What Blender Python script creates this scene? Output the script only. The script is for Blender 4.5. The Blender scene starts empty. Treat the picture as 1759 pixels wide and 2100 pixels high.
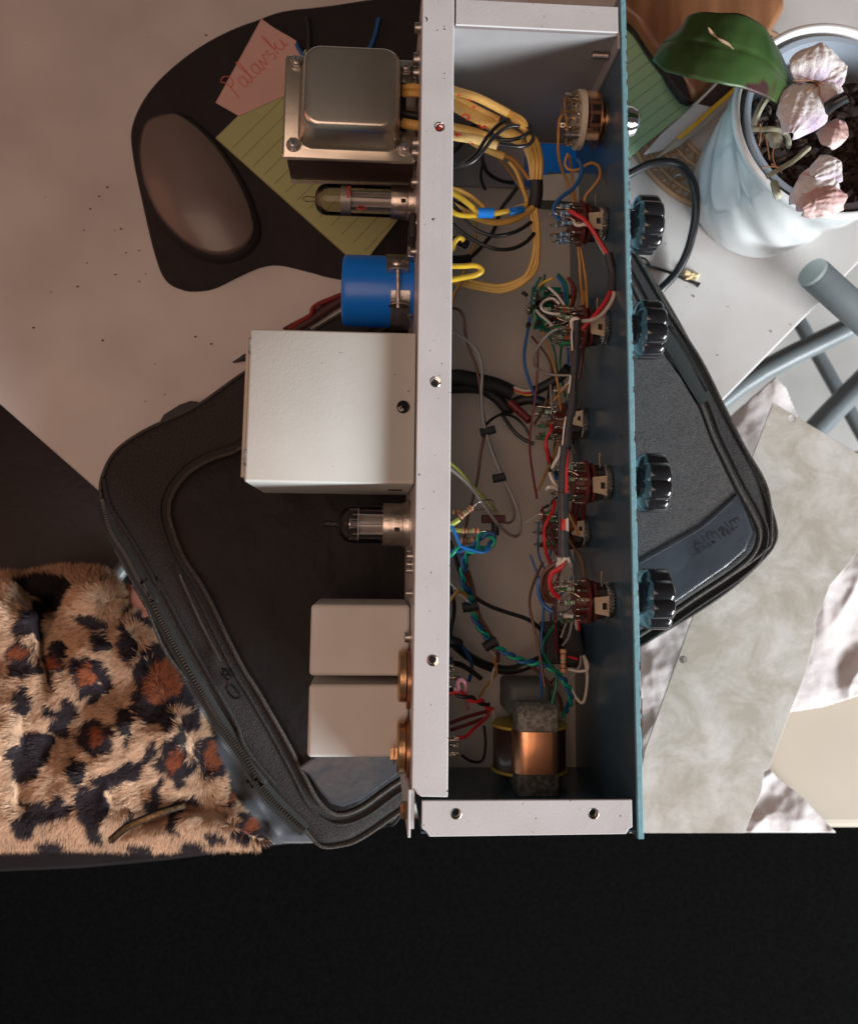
import bpy, bmesh, math, random
import numpy as np
from mathutils import Vector, Matrix, noise
random.seed(7); rnd = random.Random(11)
S = bpy.context.scene
COL = S.collection
# ------------------------------------------------------------------ camera
F = 1820.0; CX = 879.0; CY = 879.0; H = 591.0      # camera 591 mm above the bottom of the chassis
def _n(v): return v.normalized()
_down = _n(Vector(((764-CX)/F, -(1140-CY)/F, -1)))
_Z = -_down
_Y = Vector((159, 13201, -F)); _Y = _n(_Y - _Y.dot(_Z)*_Z); _X = _Y.cross(_Z)
RW = Matrix((_X, _Y, _Z))                           # camera -> world
cam = bpy.data.cameras.new('camera'); camo = bpy.data.objects.new('camera', cam); COL.objects.link(camo)
cam.sensor_fit = 'HORIZONTAL'; cam.sensor_width = 36; cam.lens = F/1759*36
cam.shift_y = -(1050-CY)/1759; cam.shift_x = 0.0003
cam.clip_start = 0.02; cam.clip_end = 20
camo.matrix_world = Matrix.Translation((0, 0, H/1000)) @ RW.to_4x4()
cam.dof.use_dof = True; cam.dof.focus_distance = 0.485; cam.dof.aperture_fstop = 13
S.camera = camo
# ------------------------------------------------------------------ light
S.view_settings.view_transform = 'Standard'; S.view_settings.look = 'None'
S.view_settings.exposure = 0.1; S.view_settings.gamma = 1.0
w = bpy.data.worlds.new('World'); S.world = w; w.use_nodes = True
w.node_tree.nodes['Background'].inputs[0].default_value = (1.0, 0.80, 0.70, 1)
w.node_tree.nodes['Background'].inputs[1].default_value = 0.06
def area(name, loc, target, size, size_y, power, color):
    l = bpy.data.lights.new(name, 'AREA'); l.shape = 'RECTANGLE'; l.size = size; l.size_y = size_y
    l.energy = power; l.color = color
    o = bpy.data.objects.new(name, l); COL.objects.link(o)
    o.location = loc; o.rotation_euler = (Vector(target)-Vector(loc)).to_track_quat('-Z', 'Y').to_euler()
    return o
area('window_light', (2.62, -1.98, 1.06), (0.05, 0.0, 0.0), 1.6, 0.8, 262, (0.93, 0.97, 1.0))
area('overhead_fill', (-0.45, -0.15, 1.55), (0.0, 0.05, 0), 1.0, 1.0, 7.5, (1.0, 0.66, 0.50))  # added overhead fill, brightens the chassis interior and the left tabletop
area('warm_room_light', (-1.45, 0.10, 0.85), (-0.1, 0.0, 0), 1.0, 0.8, 2.6, (1.0, 0.38, 0.25))

# ------------------------------------------------------------------ picture -> place
ZM = dict(A=(1500,80,1.759),B=(1500,1080,1.759),C=(1500,2080,1.759),D=(800,80,1.75),E=(800,1200,1.9544),
  F=(2300,80,1.9544),G=(800,2100,1.909),H=(80,80,1.875),I=(80,1200,1.909),J=(80,2100,1.909),K=(2300,900,1.909),
  L=(2300,2000,1.75),M=(2050,700,4.2),N=(2000,1100,3.5),O=(2000,1700,3.909),Q=(1700,2100,2.3453),R=(2050,250,3.909),X=(0,0,3264/1759))
def zp(k, u, v):
    x0, y0, s = ZM[k]
    if k == 'X': return u, v
    return (x0+u/s)*.53891, (y0+v/s)*.53891
def P(px, py, z):
    v = RW @ Vector((px-CX, CY-py, -F)); t = (z-H)/v.z
    return Vector((v.x*t, v.y*t, z))
def ZP(k, u, v, z):
    return P(*zp(k, u, v), z)

# ------------------------------------------------------------------ materials
MATS = {}
def mat(name, color, rough=.5, metal=0, color2=None, nscale=60, namt=1.0, bump=0, bscale=300, spec=.5, coat=0,
        det=4, lo=.35, hi=.65, bdist=.001, attr=None, sheen=0, aniso=0, dirt=None, subs=0, warp=None):
    m = bpy.data.materials.new(name); m.use_nodes = True; nt = m.node_tree; N = nt.nodes; Lk = nt.links
    b = N['Principled BSDF']
    b.inputs['Base Color'].default_value = (*color, 1); b.inputs['Roughness'].default_value = rough
    b.inputs['Metallic'].default_value = metal; b.inputs['Specular IOR Level'].default_value = spec
    b.inputs['Coat Weight'].default_value = coat; b.inputs['Sheen Weight'].default_value = sheen
    if subs: b.inputs['Subsurface Weight'].default_value = subs; b.inputs['Subsurface Scale'].default_value = .004
    tc = N.new('ShaderNodeTexCoord'); out = None
    if color2 is not None:
        n = N.new('ShaderNodeTexNoise'); n.inputs['Scale'].default_value = nscale; n.inputs['Detail'].default_value = det
        if warp:
            mp = N.new('ShaderNodeMapping'); mp.inputs['Scale'].default_value = warp
            Lk.new(tc.outputs['Object'], mp.inputs[0]); Lk.new(mp.outputs[0], n.inputs['Vector'])
        else: Lk.new(tc.outputs['Object'], n.inputs['Vector'])
        r = N.new('ShaderNodeMapRange'); r.inputs[1].default_value = lo; r.inputs[2].default_value = hi
        Lk.new(n.outputs[0], r.inputs[0])
        mx = N.new('ShaderNodeMix'); mx.data_type = 'RGBA'
        mx.inputs[6].default_value = (*color, 1); mx.inputs[7].default_value = (*color2, 1)
        Lk.new(r.outputs[0], mx.inputs[0]); out = mx.outputs[2]
    if attr:
        a = N.new('ShaderNodeAttribute'); a.attribute_name = attr; out = a.outputs['Color']
    if dirt:   # small specks of another colour
        dc, ds, dth = dirt
        vn = N.new('ShaderNodeTexNoise'); vn.inputs['Scale'].default_value = ds; vn.inputs['Detail'].default_value = 2
        Lk.new(tc.outputs['Object'], vn.inputs['Vector'])
        r2 = N.new('ShaderNodeMapRange'); r2.inputs[1].default_value = dth; r2.inputs[2].default_value = dth+.03
        Lk.new(vn.outputs[0], r2.inputs[0])
        m2 = N.new('ShaderNodeMix'); m2.data_type = 'RGBA'; m2.inputs[7].default_value = (*dc, 1)
        if out: Lk.new(out, m2.inputs[6])
        else: m2.inputs[6].default_value = (*color, 1)
        Lk.new(r2.outputs[0], m2.inputs[0]); out = m2.outputs[2]
    if out: Lk.new(out, b.inputs['Base Color'])
    if bump:
        bn = N.new('ShaderNodeTexNoise'); bn.inputs['Scale'].default_value = bscale; bn.inputs['Detail'].default_value = 5
        Lk.new(tc.outputs['Object'], bn.inputs['Vector'])
        bp = N.new('ShaderNodeBump'); bp.inputs['Strength'].default_value = bump; bp.inputs['Distance'].default_value = bdist
        Lk.new(bn.outputs[0], bp.inputs['Height']); Lk.new(bp.outputs[0], b.inputs['Normal'])
        # roughness variation as well
        rr = N.new('ShaderNodeMapRange'); rr.inputs[3].default_value = max(0, rough-.07); rr.inputs[4].default_value = min(1, rough+.09)
        n3 = N.new('ShaderNodeTexNoise'); n3.inputs['Scale'].default_value = bscale*.12
        Lk.new(tc.outputs['Object'], n3.inputs['Vector']); Lk.new(n3.outputs[0], rr.inputs[0]); Lk.new(rr.outputs[0], b.inputs['Roughness'])
    MATS[name] = m; return m
def weave(name, c1, c2, scale, rough=.85, bump=.5, bd=.0006):
    m = mat(name, c1, rough, 0, c2, nscale=scale*.9, lo=.42, hi=.62, det=2); nt = m.node_tree; N = nt.nodes; Lk = nt.links
    tc = N.new('ShaderNodeTexCoord'); vo = N.new('ShaderNodeTexVoronoi'); vo.inputs['Scale'].default_value = scale
    Lk.new(tc.outputs['Object'], vo.inputs['Vector'])
    bp = N.new('ShaderNodeBump'); bp.inputs['Strength'].default_value = bump; bp.inputs['Distance'].default_value = bd
    Lk.new(vo.outputs['Distance'], bp.inputs['Height'])
    n2 = N.new('ShaderNodeTexNoise'); n2.inputs['Scale'].default_value = 28; n2.inputs['Detail'].default_value = 4
    Lk.new(tc.outputs['Object'], n2.inputs['Vector'])
    b2 = N.new('ShaderNodeBump'); b2.inputs['Strength'].default_value = .5; b2.inputs['Distance'].default_value = .004
    Lk.new(n2.outputs[0], b2.inputs['Height']); Lk.new(bp.outputs[0], b2.inputs['Normal'])
    Lk.new(b2.outputs[0], N['Principled BSDF'].inputs['Normal'])
    return m
def glassmat(name, tint=(.9,.9,.9), r=.03):
    m = bpy.data.materials.new(name); m.use_nodes = True; nt = m.node_tree; N = nt.nodes; Lk = nt.links
    N.remove(N['Principled BSDF']); o = N['Material Output']
    t = N.new('ShaderNodeBsdfTransparent'); t.inputs[0].default_value = (*tint, 1)
    g = N.new('ShaderNodeBsdfGlossy'); g.inputs['Roughness'].default_value = r
    f = N.new('ShaderNodeFresnel'); f.inputs[0].default_value = 1.28
    mx = N.new('ShaderNodeMixShader'); Lk.new(f.outputs[0], mx.inputs[0]); Lk.new(t.outputs[0], mx.inputs[1]); Lk.new(g.outputs[0], mx.inputs[2])
    Lk.new(mx.outputs[0], o.inputs[0]); MATS[name] = m; return m

mat('laminate', (.60,.59,.575), .42, 0, (.49,.47,.455), nscale=15, det=9, bump=.2, bscale=70, lo=.3, hi=.7)
mat('laminate_edge', (.66,.64,.61), .5, bump=.2)
mat('floor_mat', (.46,.45,.43), .5, 0, (.36,.35,.335), nscale=9, bump=.1)
mat('rug_mat', (.0035,.0035,.0036), 1, 0, (.0052,.0052,.0054), nscale=200, bump=.5, bscale=400, spec=0)
mat('white_paint', (.56,.56,.575), .38, 0, (.51,.51,.52), nscale=30, bump=.25, bscale=900, bdist=.0003, dirt=((.07,.06,.055), 400, .72))
mat('cream_paint', (.57,.59,.56), .42, 0, (.54,.555,.525), nscale=25, bump=.13, bscale=620, bdist=.0005, dirt=((.2,.19,.16), 260, .76))
mat('can_paint', (.60,.615,.60), .42, 0, (.53,.535,.51), nscale=22, bump=.15, bscale=500, bdist=.0003, dirt=((.2,.17,.13), 200, .75))
mat('inner_plate', (.56,.51,.45), .4, 0, (.47,.42,.365), nscale=14, bump=.12, bscale=200, dirt=((.12,.1,.08), 160, .76))
mat('inner_wall', (.34,.335,.34), .32, 0, (.27,.265,.27), nscale=12, bump=.1, bscale=160)
# front panel: blue paint, chipped to brown rust along its upper edge
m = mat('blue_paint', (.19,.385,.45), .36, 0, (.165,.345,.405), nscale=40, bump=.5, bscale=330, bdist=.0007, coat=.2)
mat('blue_shaded', (.052,.10,.135), .24, 0, (.042,.084,.115), nscale=14, bump=.18, bscale=60, bdist=.0006)  # darker copy of the panel blue, shade put into the colour
mat('rust', (.10,.035,.022), .9, 0, (.05,.02,.015), nscale=500, bump=.6, bscale=900)
mat('zinc', (.60,.575,.50), .27, .95, (.53,.50,.43), nscale=30, bump=.15, bscale=140, bdist=.0004)
mat('chrome', (.80,.80,.80), .09, 1)
mat('steel', (.55,.54,.52), .3, 1, (.4,.38,.36), nscale=200, bump=.2, bscale=500)
mat('brass', (.62,.40,.22), .32, 1, (.45,.30,.18), nscale=120, bump=.2, bscale=300)
mat('copper_dull', (.55,.30,.19), .38, 1, (.42,.22,.14), nscale=90)
mat('copper_foil', (.95,.48,.26), .3, 1, (.88,.42,.22), nscale=30, bump=.35, bscale=55, bdist=.001)
mat('lamination', (.035,.018,.016), .5, 0, (.06,.03,.025), nscale=900, warp=(.02,.02,1), bump=.3)
mat('core_grey', (.22,.215,.185), .55, .15, (.09,.085,.07), nscale=420, bump=.6, bscale=400, lo=.4, hi=.6)
mat('core_grey_dark', (.12,.13,.12), .6, .1, (.16,.165,.15), nscale=60, bump=.3)
mat('coil_brown', (.05,.022,.014), .28, 0, (.08,.035,.02), nscale=60, coat=.4)
mat('yellow_tape', (.55,.42,.06), .45)
mat('black_plastic', (.010,.010,.012), .14, 0, bump=.05, bscale=300, coat=.5, dirt=((.35,.35,.33), 800, .775))
mat('black_matte', (.014,.014,.015), .6, 0, (.022,.022,.023), nscale=150, bump=.2)
mat('heat_shrink', (.022,.024,.028), .4, 0, (.03,.032,.036), nscale=80, bump=.35, bscale=160)
mat('tape_black', (.010,.010,.011), .55, bump=.35, bscale=180)
mat('cap_blue', (.003,.22,.90), .36, 0, (.002,.19,.82), nscale=20, coat=.1)
mat('blue_label', (.01,.22,.75), .35)
for n, c in dict(w_yellow=(.72,.42,.09), w_bright=(.85,.55,.04), w_orange=(.50,.25,.06), w_red=(.62,.02,.025), w_white=(.66,.60,.52),
   w_grey=(.30,.27,.25), w_black=(.012,.012,.013), w_blue=(.02,.12,.34), w_brown=(.13,.05,.03), w_green=(.01,.17,.09), w_teal=(.0,.38,.24), w_bblue=(.01,.20,.62),
   w_pink=(.75,.33,.38), w_lime=(.55,.60,.12), w_maroon=(.16,.015,.015)).items():
    mat(n, c, .36, 0, tuple(x*.82 for x in c), nscale=120, coat=.15)
mat('sleeve', (.72,.44,.13), .5, 0, (.62,.36,.09), nscale=900, warp=(1,1,1), bump=.4, bscale=900, bdist=.0003)
mat('sleeve_light', (.74,.52,.22), .6, 0, (.62,.42,.14), nscale=600, bump=.3)
mat('red_ink', (.70,.035,.02), .6)
mat('res_peach', (.60,.30,.17), .4, 0, (.55,.26,.14), nscale=200)
mat('res_blue', (.35,.50,.58), .35); mat('res_green', (.02,.16,.06), .35); mat('res_white', (.55,.53,.48), .4)
mat('band_brown', (.10,.03,.02), .4); mat('band_green', (.03,.30,.10), .4); mat('band_white', (.7,.7,.62), .4); mat('band_red', (.45,.03,.03), .4)
mat('phenolic', (.13,.022,.018), .4, 0, (.09,.018,.015), nscale=100, bump=.1)
mat('solder', (.62,.58,.50), .25, 1, (.4,.33,.25), nscale=300, bump=.4, bscale=700)
mat('ceramic', (.66,.60,.47), .42, 0, (.58,.52,.40), nscale=80)
mat('cream_tab', (.50,.42,.30), .55, 0, (.42,.35,.25), nscale=150, bump=.2, bscale=500, dirt=((.12,.08,.05), 500, .72))
mat('beige_spacer', (.38,.27,.18), .5)
mat('pcb', (.0,.16,.10), .35, 0, (.0,.11,.075), nscale=150)
mat('mica', (.75,.70,.64), .4); mat('anode', (.34,.33,.32), .38, .3, (.42,.39,.37), nscale=80)
glassmat('tube_glass', (.93,.91,.90))
glassmat('tube_glass_clear', (.96,.96,.97))
mat('getter', (.30,.26,.22), .12, 1)
mat('collar_metal', (.60,.55,.50), .33, 1, (.48,.43,.38), nscale=260, warp=(1,.05,1), bump=.3, bscale=300)
mat('tape_silver', (.62,.59,.52), .3, .1, (.52,.49,.43), nscale=40, bump=.3, bscale=60)
# bag
weave('bag_textile', (.028,.027,.032), (.10,.092,.085), 1900)
weave('bag_textile_dark', (.012,.011,.012), (.038,.035,.033), 1300)
weave('bag_piping', (.03,.027,.025), (.09,.08,.07), 1500)
m = mat('bag_black', (.006,.006,.007), .58, 0, (.010,.0095,.0095), nscale=26, bump=.8, bscale=38, bdist=.004, spec=.22)
mat('leather', (.035,.042,.052), .27, 0, (.05,.058,.07), nscale=25, bump=.5, bscale=26, bdist=.004, coat=.15)
mat('zip_black', (.012,.014,.015), .35); mat('zip_tape', (.018,.022,.022), .8, bump=.3, bscale=900)
# desk things
mat('pad_black', (.013,.011,.013), .85, 0, (.017,.015,.016), nscale=60, bump=.15, bscale=1500)
mat('gel', (.16,.13,.115), .35, 0, (.13,.10,.09), nscale=12, coat=.1)
mat('note_green', (.40,.44,.20), .75, 0, (.37,.41,.19), nscale=14, bump=.05)
mat('note_mint', (.36,.62,.38), .7, 0, (.34,.59,.36), nscale=14)
mat('note_pink', (.60,.40,.36), .75, 0, (.56,.37,.33), nscale=20)
mat('line_ink', (.05,.055,.035), .7); mat('pink_ink', (.55,.11,.09), .7)
mat('cable_red', (.22,.02,.016), .4); mat('cable_dark', (.05,.012,.012), .5)
mat('wood', (.28,.13,.06), .38, 0, (.16,.07,.032), nscale=70, warp=(1,.12,1), coat=.2, bump=.2, bscale=200)
mat('lattice', (.42,.27,.15), .45, 0, (.33,.2,.11), nscale=60, bump=.3)
mat('pot_white', (.78,.80,.80), .13, 0, (.72,.75,.76), nscale=14, coat=.6)
mat('pot_grey', (.25,.29,.34), .4); mat('bark', (.020,.010,.008), .85, 0, (.05,.028,.018), nscale=90, bump=.8, bscale=160)
mat('bark_light', (.10,.055,.03), .8, 0, (.06,.03,.018), nscale=120, bump=.8, bscale=200)
mat('root', (.25,.25,.16), .6, 0, (.38,.35,.28), nscale=60, bump=.3); mat('dry_root', (.36,.17,.08), .7)
mat('leaf_green', (.020,.050,.012), .38, 0, (.052,.092,.026), nscale=18, coat=0, spec=.3, dirt=((.045,.018,.018), 26, .60), lo=.35, hi=.7, bump=.35, bscale=90)
mat('leaf_vein', (.03,.075,.02), .5); mat('scar', (.30,.19,.11), .8, bump=.5)
mat('petal', (.64,.57,.56), .6, 0, (.38,.25,.42), nscale=34, lo=.45, hi=.75, bump=.7, bscale=330, bdist=.0015, sheen=.2, subs=.15, dirt=((.34,.2,.18), 90, .68))
mat('petal_dry', (.42,.22,.20), .7, 0, (.62,.48,.46), nscale=30, bump=1, bscale=90, bdist=.003)
mat('paper_white', (.66,.66,.67), .5, 0, (.6,.6,.61), nscale=20); mat('print_dark', (.05,.03,.03), .45); mat('print_yellow', (.70,.42,.02), .45); mat('paper_cream', (.55,.52,.45), .6)
mat('rubber_cable', (.012,.014,.016), .3)
mat('grey_tube', (.15,.175,.185), .36, 0, (.115,.135,.145), nscale=20, bump=.1)
mat('grey_tube_cap', (.24,.28,.275), .5, 0, (.2,.235,.23), nscale=16)
mat('dark_leather', (.009,.006,.0065), .45, 0, (.013,.009,.010), nscale=20, bump=.3, bscale=200, spec=.25)
mat('cloth_white', (.62,.59,.59), .85, 0, (.58,.53,.52), nscale=14, bump=.35, bscale=120, sheen=.2, bdist=.002)
mat('cream_seat', (.46,.40,.32), .6, 0, (.52,.45,.36), nscale=10)
# metal sheet with smudged patina
m = mat('sheet_metal', (.40,.37,.315), .40, .1, (.60,.585,.55), nscale=26, det=13, bump=.2, bscale=60, lo=.40, hi=.64)
m.node_tree.nodes['Noise Texture'].inputs['Distortion'].default_value = .5
m.node_tree.nodes['Noise Texture'].inputs['Roughness'].default_value = .72
mat('fur', (.5,.3,.2), .75, attr='Col', sheen=.15, spec=.2)
mat('fur_skin', (.5,.3,.2), .95, attr='Col', spec=.1)
mat('gold_zip', (.30,.21,.11), .4, 1, (.12,.08,.04), nscale=500)
mat('satin_grey', (.022,.027,.034), .5, 0, (.03,.037,.046), nscale=14, bump=.3, bscale=40, bdist=.003, sheen=.3)
mat('satin_skin', (.45,.17,.12), .6)
mat('crumb_brown', (.18,.06,.02), .8); mat('crumb_tan', (.7,.55,.32), .8)
mat('dark_hole', (.004,.004,.004), .9)

# ------------------------------------------------------------------ mesh helpers (all lengths in mm)
def cat(pts, sub=6, closed=False):
    pts = [Vector(p) for p in pts]
    if len(pts) < 3 and not closed: return pts
    out = []; n = len(pts)
    for i in range(n if closed else n-1):
        if closed: p0, p1, p2, p3 = pts[i-1], pts[i], pts[(i+1) % n], pts[(i+2) % n]
        else: p0, p1, p2, p3 = pts[max(i-1, 0)], pts[i], pts[i+1], pts[min(i+2, n-1)]
        for j in range(sub):
            t = j/sub
            out.append(.5*((2*p1)+(p2-p0)*t+(2*p0-5*p1+4*p2-p3)*t*t+(3*p1-p0-3*p2+p3)*t**3))
    if not closed: out.append(pts[-1])
    return out
class G:
    def __init__(s): s.v = []; s.f = []; s.c = []
    def add(s, v, f):
        k = len(s.v); s.v += [tuple(x) for x in v]; s.f += [tuple(i+k for i in q) for q in f]; return s
    def box(s, a, b, rot=None, c=None):
        x0, y0, z0 = a; x1, y1, z1 = b
        v = [Vector(p) for p in ((x0,y0,z0),(x1,y0,z0),(x1,y1,z0),(x0,y1,z0),(x0,y0,z1),(x1,y0,z1),(x1,y1,z1),(x0,y1,z1))]
        if rot is not None:
            c = Vector(c) if c is not None else (Vector(a)+Vector(b))/2
            v = [c+rot @ (p-c) for p in v]
        return s.add(v, [(3,2,1,0),(4,5,6,7),(0,1,5,4),(1,2,6,5),(2,3,7,6),(3,0,4,7)])
    def lathe(s, p0, ax, prof, n=24, fn=None, caps=True, up=None):
        p0 = Vector(p0); ax = Vector(ax).normalized()
        u = Vector(up) if up else (Vector((0,0,1)) if abs(ax.z) < .9 else Vector((1,0,0)))
        u = (u-u.dot(ax)*ax).normalized(); w_ = ax.cross(u); v = []; f = []
        for t, r in prof:
            for i in range(n):
                a = 2*math.pi*i/n; rr = r if fn is None else fn(t, r, a)
                v.append(p0+ax*t+u*(rr*math.cos(a))+w_*(rr*math.sin(a)))
        m_ = len(prof)
        for j in range(m_-1):
            for i in range(n):
                k = (i+1) % n; f.append((j*n+i, j*n+k, (j+1)*n+k, (j+1)*n+i))
        if caps:
            f.append(tuple(range(n))[::-1]); f.append(tuple(range((m_-1)*n, m_*n)))
        return s.add(v, f)
    def cyl(s, a, b, r, r2=None, n=16):
        a = Vector(a); b = Vector(b); return s.lathe(a, b-a, [(0, r), ((b-a).length, r if r2 is None else r2)], n)
    def tube(s, pts, r, n=7, sub=6, smooth=True, rf=None, flat=1.0):
        pts = cat(pts, sub) if smooth else [Vector(p) for p in pts]
        v = []; f = []; m_ = len(pts); prev = None
        for i, p in enumerate(pts):
            t = (pts[min(i+1, m_-1)]-pts[max(i-1, 0)])
            t = t.normalized() if t.length > 1e-6 else Vector((1,0,0))
            if prev is None:
                u = Vector((0,0,1)) if abs(t.z) < .9 else Vector((1,0,0))
            else: u = prev
            u = (u-u.dot(t)*t); u = u.normalized() if u.length > 1e-6 else Vector((0,1,0)); prev = u; w_ = t.cross(u)
            rr = r if rf is None else r*rf(i/(m_-1))
            for k in range(n):
                a = 2*math.pi*k/n; v.append(p+u*(rr*flat*math.cos(a))+w_*(rr*math.sin(a)))
        for j in range(m_-1):
            for i in range(n):
                k = (i+1) % n; f.append((j*n+i, j*n+k, (j+1)*n+k, (j+1)*n+i))
        f.append(tuple(range(n))[::-1]); f.append(tuple(range((m_-1)*n, m_*n)))
        return s.add(v, f)
    def prism(s, pts, z0, z1, holes=()):
        pts = [(p[0], p[1]) for p in pts]
        if not holes:
            n = len(pts); v = [(x, y, z0) for x, y in pts]+[(x, y, z1) for x, y in pts]
            f = [tuple(range(n))[::-1], tuple(range(n, 2*n))]+[(i, (i+1) % n, n+(i+1) % n, n+i) for i in range(n)]
            return s.add(v, f)
        bm = bmesh.new(); es = []
        for loop in [pts]+[list(h) for h in holes]:
            vs = [bm.verts.new((x, y, z1)) for x, y in loop]
            es += [bm.edges.new((vs[i], vs[(i+1) % len(vs)])) for i in range(len(vs))]
        bmesh.ops.triangle_fill(bm, use_beauty=True, edges=es)
        bm.faces.ensure_lookup_table()
        r = bmesh.ops.extrude_face_region(bm, geom=bm.faces[:])
        for g in r['geom']:
            if isinstance(g, bmesh.types.BMVert): g.co.z = z0
        bmesh.ops.recalc_face_normals(bm, faces=bm.faces)
        bm.verts.ensure_lookup_table(); bm.verts.index_update()
        s.add([v.co.copy() for v in bm.verts], [[v.index for v in q.verts] for q in bm.faces]); bm.free(); return s
    def rings(s, rs, cap0=True, cap1=True):
        n = len(rs[0]); v = [p for r in rs for p in r]; f = []
        for j in range(len(rs)-1):
            for i in range(n):
                k = (i+1) % n; f.append((j*n+i, j*n+k, (j+1)*n+k, (j+1)*n+i))
        if cap0: f.append(tuple(range(n))[::-1])
        if cap1: f.append(tuple(range((len(rs)-1)*n, len(rs)*n)))
        return s.add(v, f)
    def sphere(s, c, r, sc=(1,1,1), n=12, m_=8, rot=None, jit=0):
        c = Vector(c); rs = []
        for j in range(m_+1):
            th = math.pi*j/m_; th = min(max(th, .03), math.pi-.03); ring = []
            for i in range(n):
                a = 2*math.pi*i/n
                p = Vector((r*sc[0]*math.sin(th)*math.cos(a), r*sc[1]*math.sin(th)*math.sin(a), -r*sc[2]*math.cos(th)))
                if jit: p *= 1+jit*(noise.noise(p*.35+c)*1.6)
                if rot is not None: p = rot @ p
                ring.append(c+p)
            rs.append(ring)
        return s.rings(rs)
    def grid(s, fn, nu, nv):
        v = [fn(i/nu, j/nv) for j in range(nv+1) for i in range(nu+1)]
        f = [(j*(nu+1)+i, j*(nu+1)+i+1, (j+1)*(nu+1)+i+1, (j+1)*(nu+1)+i) for j in range(nv) for i in range(nu)]
        return s.add(v, f)
def rrect(x0, x1, y0, y1, r, z, n=5):
    o = []
    for cx, cy, a0 in ((x1-r, y1-r, 0), (x0+r, y1-r, 90), (x0+r, y0+r, 180), (x1-r, y0+r, 270)):
        for i in range(n+1):
            a = math.radians(a0+90*i/n); o.append(Vector((cx+r*math.cos(a), cy+r*math.sin(a), z)))
    return o
def inset(pts, d):
    n = len(pts); A = sum(pts[i].x*pts[(i+1) % n].y-pts[(i+1) % n].x*pts[i].y for i in range(n)); sg = 1 if A > 0 else -1
    o = []
    for i in range(n):
        t = (pts[(i+1) % n]-pts[i-1]); t = Vector((t.x, t.y, 0)).normalized(); o.append(pts[i]+Vector((-t.y, t.x, 0))*d*sg)
    return o
def atz(pts, z): return [Vector((p.x, p.y, z)) for p in pts]

WL = {}
def thing(name, label, cat_, base, group=None):
    o = bpy.data.objects.new(name, None); COL.objects.link(o); o.location = Vector(base)/1000
    o.empty_display_size = .02; WL[o.name] = Vector(base); o['label'] = label; o['category'] = cat_
    if group: o['group'] = group
    return o
def obj(name, g, m, parent=None, smooth=40, bevel=0, seg=2, label=None, cat_=None, kind=None, col=None, sub=0, solid=0, own=False):
    a = np.array(g.v, dtype=float); c = Vector((a.min(0)+a.max(0))/2) if not own else (WL[parent.name] if parent else Vector((0,0,0)))
    me = bpy.data.meshes.new(name)
    me.from_pydata([tuple(x) for x in ((a-np.array(c))/1000)], [], g.f); me.update()
    me.materials.append(MATS[m])
    if smooth:
        me.shade_smooth(); me.set_sharp_from_angle(angle=math.radians(smooth))
    if col is not None:
        ca = me.color_attributes.new('Col', 'FLOAT_COLOR', 'POINT'); ca.data.foreach_set('color', np.asarray(col, dtype=np.float32).ravel())
    o = bpy.data.objects.new(name, me); COL.objects.link(o)
    WL[o.name] = c
    if parent: o.parent = parent; o.location = (c-WL[parent.name])/1000
    else: o.location = c/1000
    if bevel:
        b = o.modifiers.new('bevel', 'BEVEL'); b.width = bevel/1000; b.segments = seg; b.limit_method = 'ANGLE'; b.angle_limit = math.radians(35)
    if solid:
        b = o.modifiers.new('solid', 'SOLIDIFY'); b.thickness = solid/1000
    if sub:
        b = o.modifiers.new('sub', 'SUBSURF'); b.levels = sub; b.render_levels = sub
    if label: o['label'] = label
    if cat_: o['category'] = cat_
    if kind: o['kind'] = kind
    return o
def dup(o, delta, parent=None):
    c = o.copy(); COL.objects.link(c); c.parent = parent if parent else o.parent
    c.location = o.location+Vector(delta)/1000; WL[c.name] = WL[o.name]+Vector(delta); return c
def tree_dup(o, delta):
    c = dup(o, delta)
    for ch in o.children:
        k = ch.copy(); COL.objects.link(k); k.parent = c
    return c
def text(name, s_, size, p0, p1, m_, parent, depth=.3, up=(0,0,1), zoff=0, spacing=1.0):
    cu = bpy.data.curves.new(name, 'FONT'); cu.body = s_; cu.size = 1; cu.extrude = .02; cu.space_character = spacing
    t = bpy.data.objects.new(name+'_t', cu); COL.objects.link(t)
    dg = bpy.context.evaluated_depsgraph_get(); me = bpy.data.meshes.new_from_object(t.evaluated_get(dg))
    co = np.zeros(len(me.vertices)*3); me.vertices.foreach_get('co', co); co = co.reshape(-1, 3)
    wd = co[:,0].max()-co[:,0].min(); co[:,0] -= co[:,0].min()
    p0 = Vector(p0); p1 = Vector(p1); ex = (p1-p0); L_ = ex.length; ex.normalize(); n_ = Vector(up); ey = n_.cross(ex).normalized()
    g = G(); v = [p0+ex*(c[0]/wd*L_)+ey*(c[1]*size)+n_*(c[2]/.02*depth/2+zoff) for c in co]
    g.add(v, [tuple(p.vertices) for p in me.polygons]); bpy.data.objects.remove(t)
    return obj(name, g, m_, parent, smooth=0)

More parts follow.
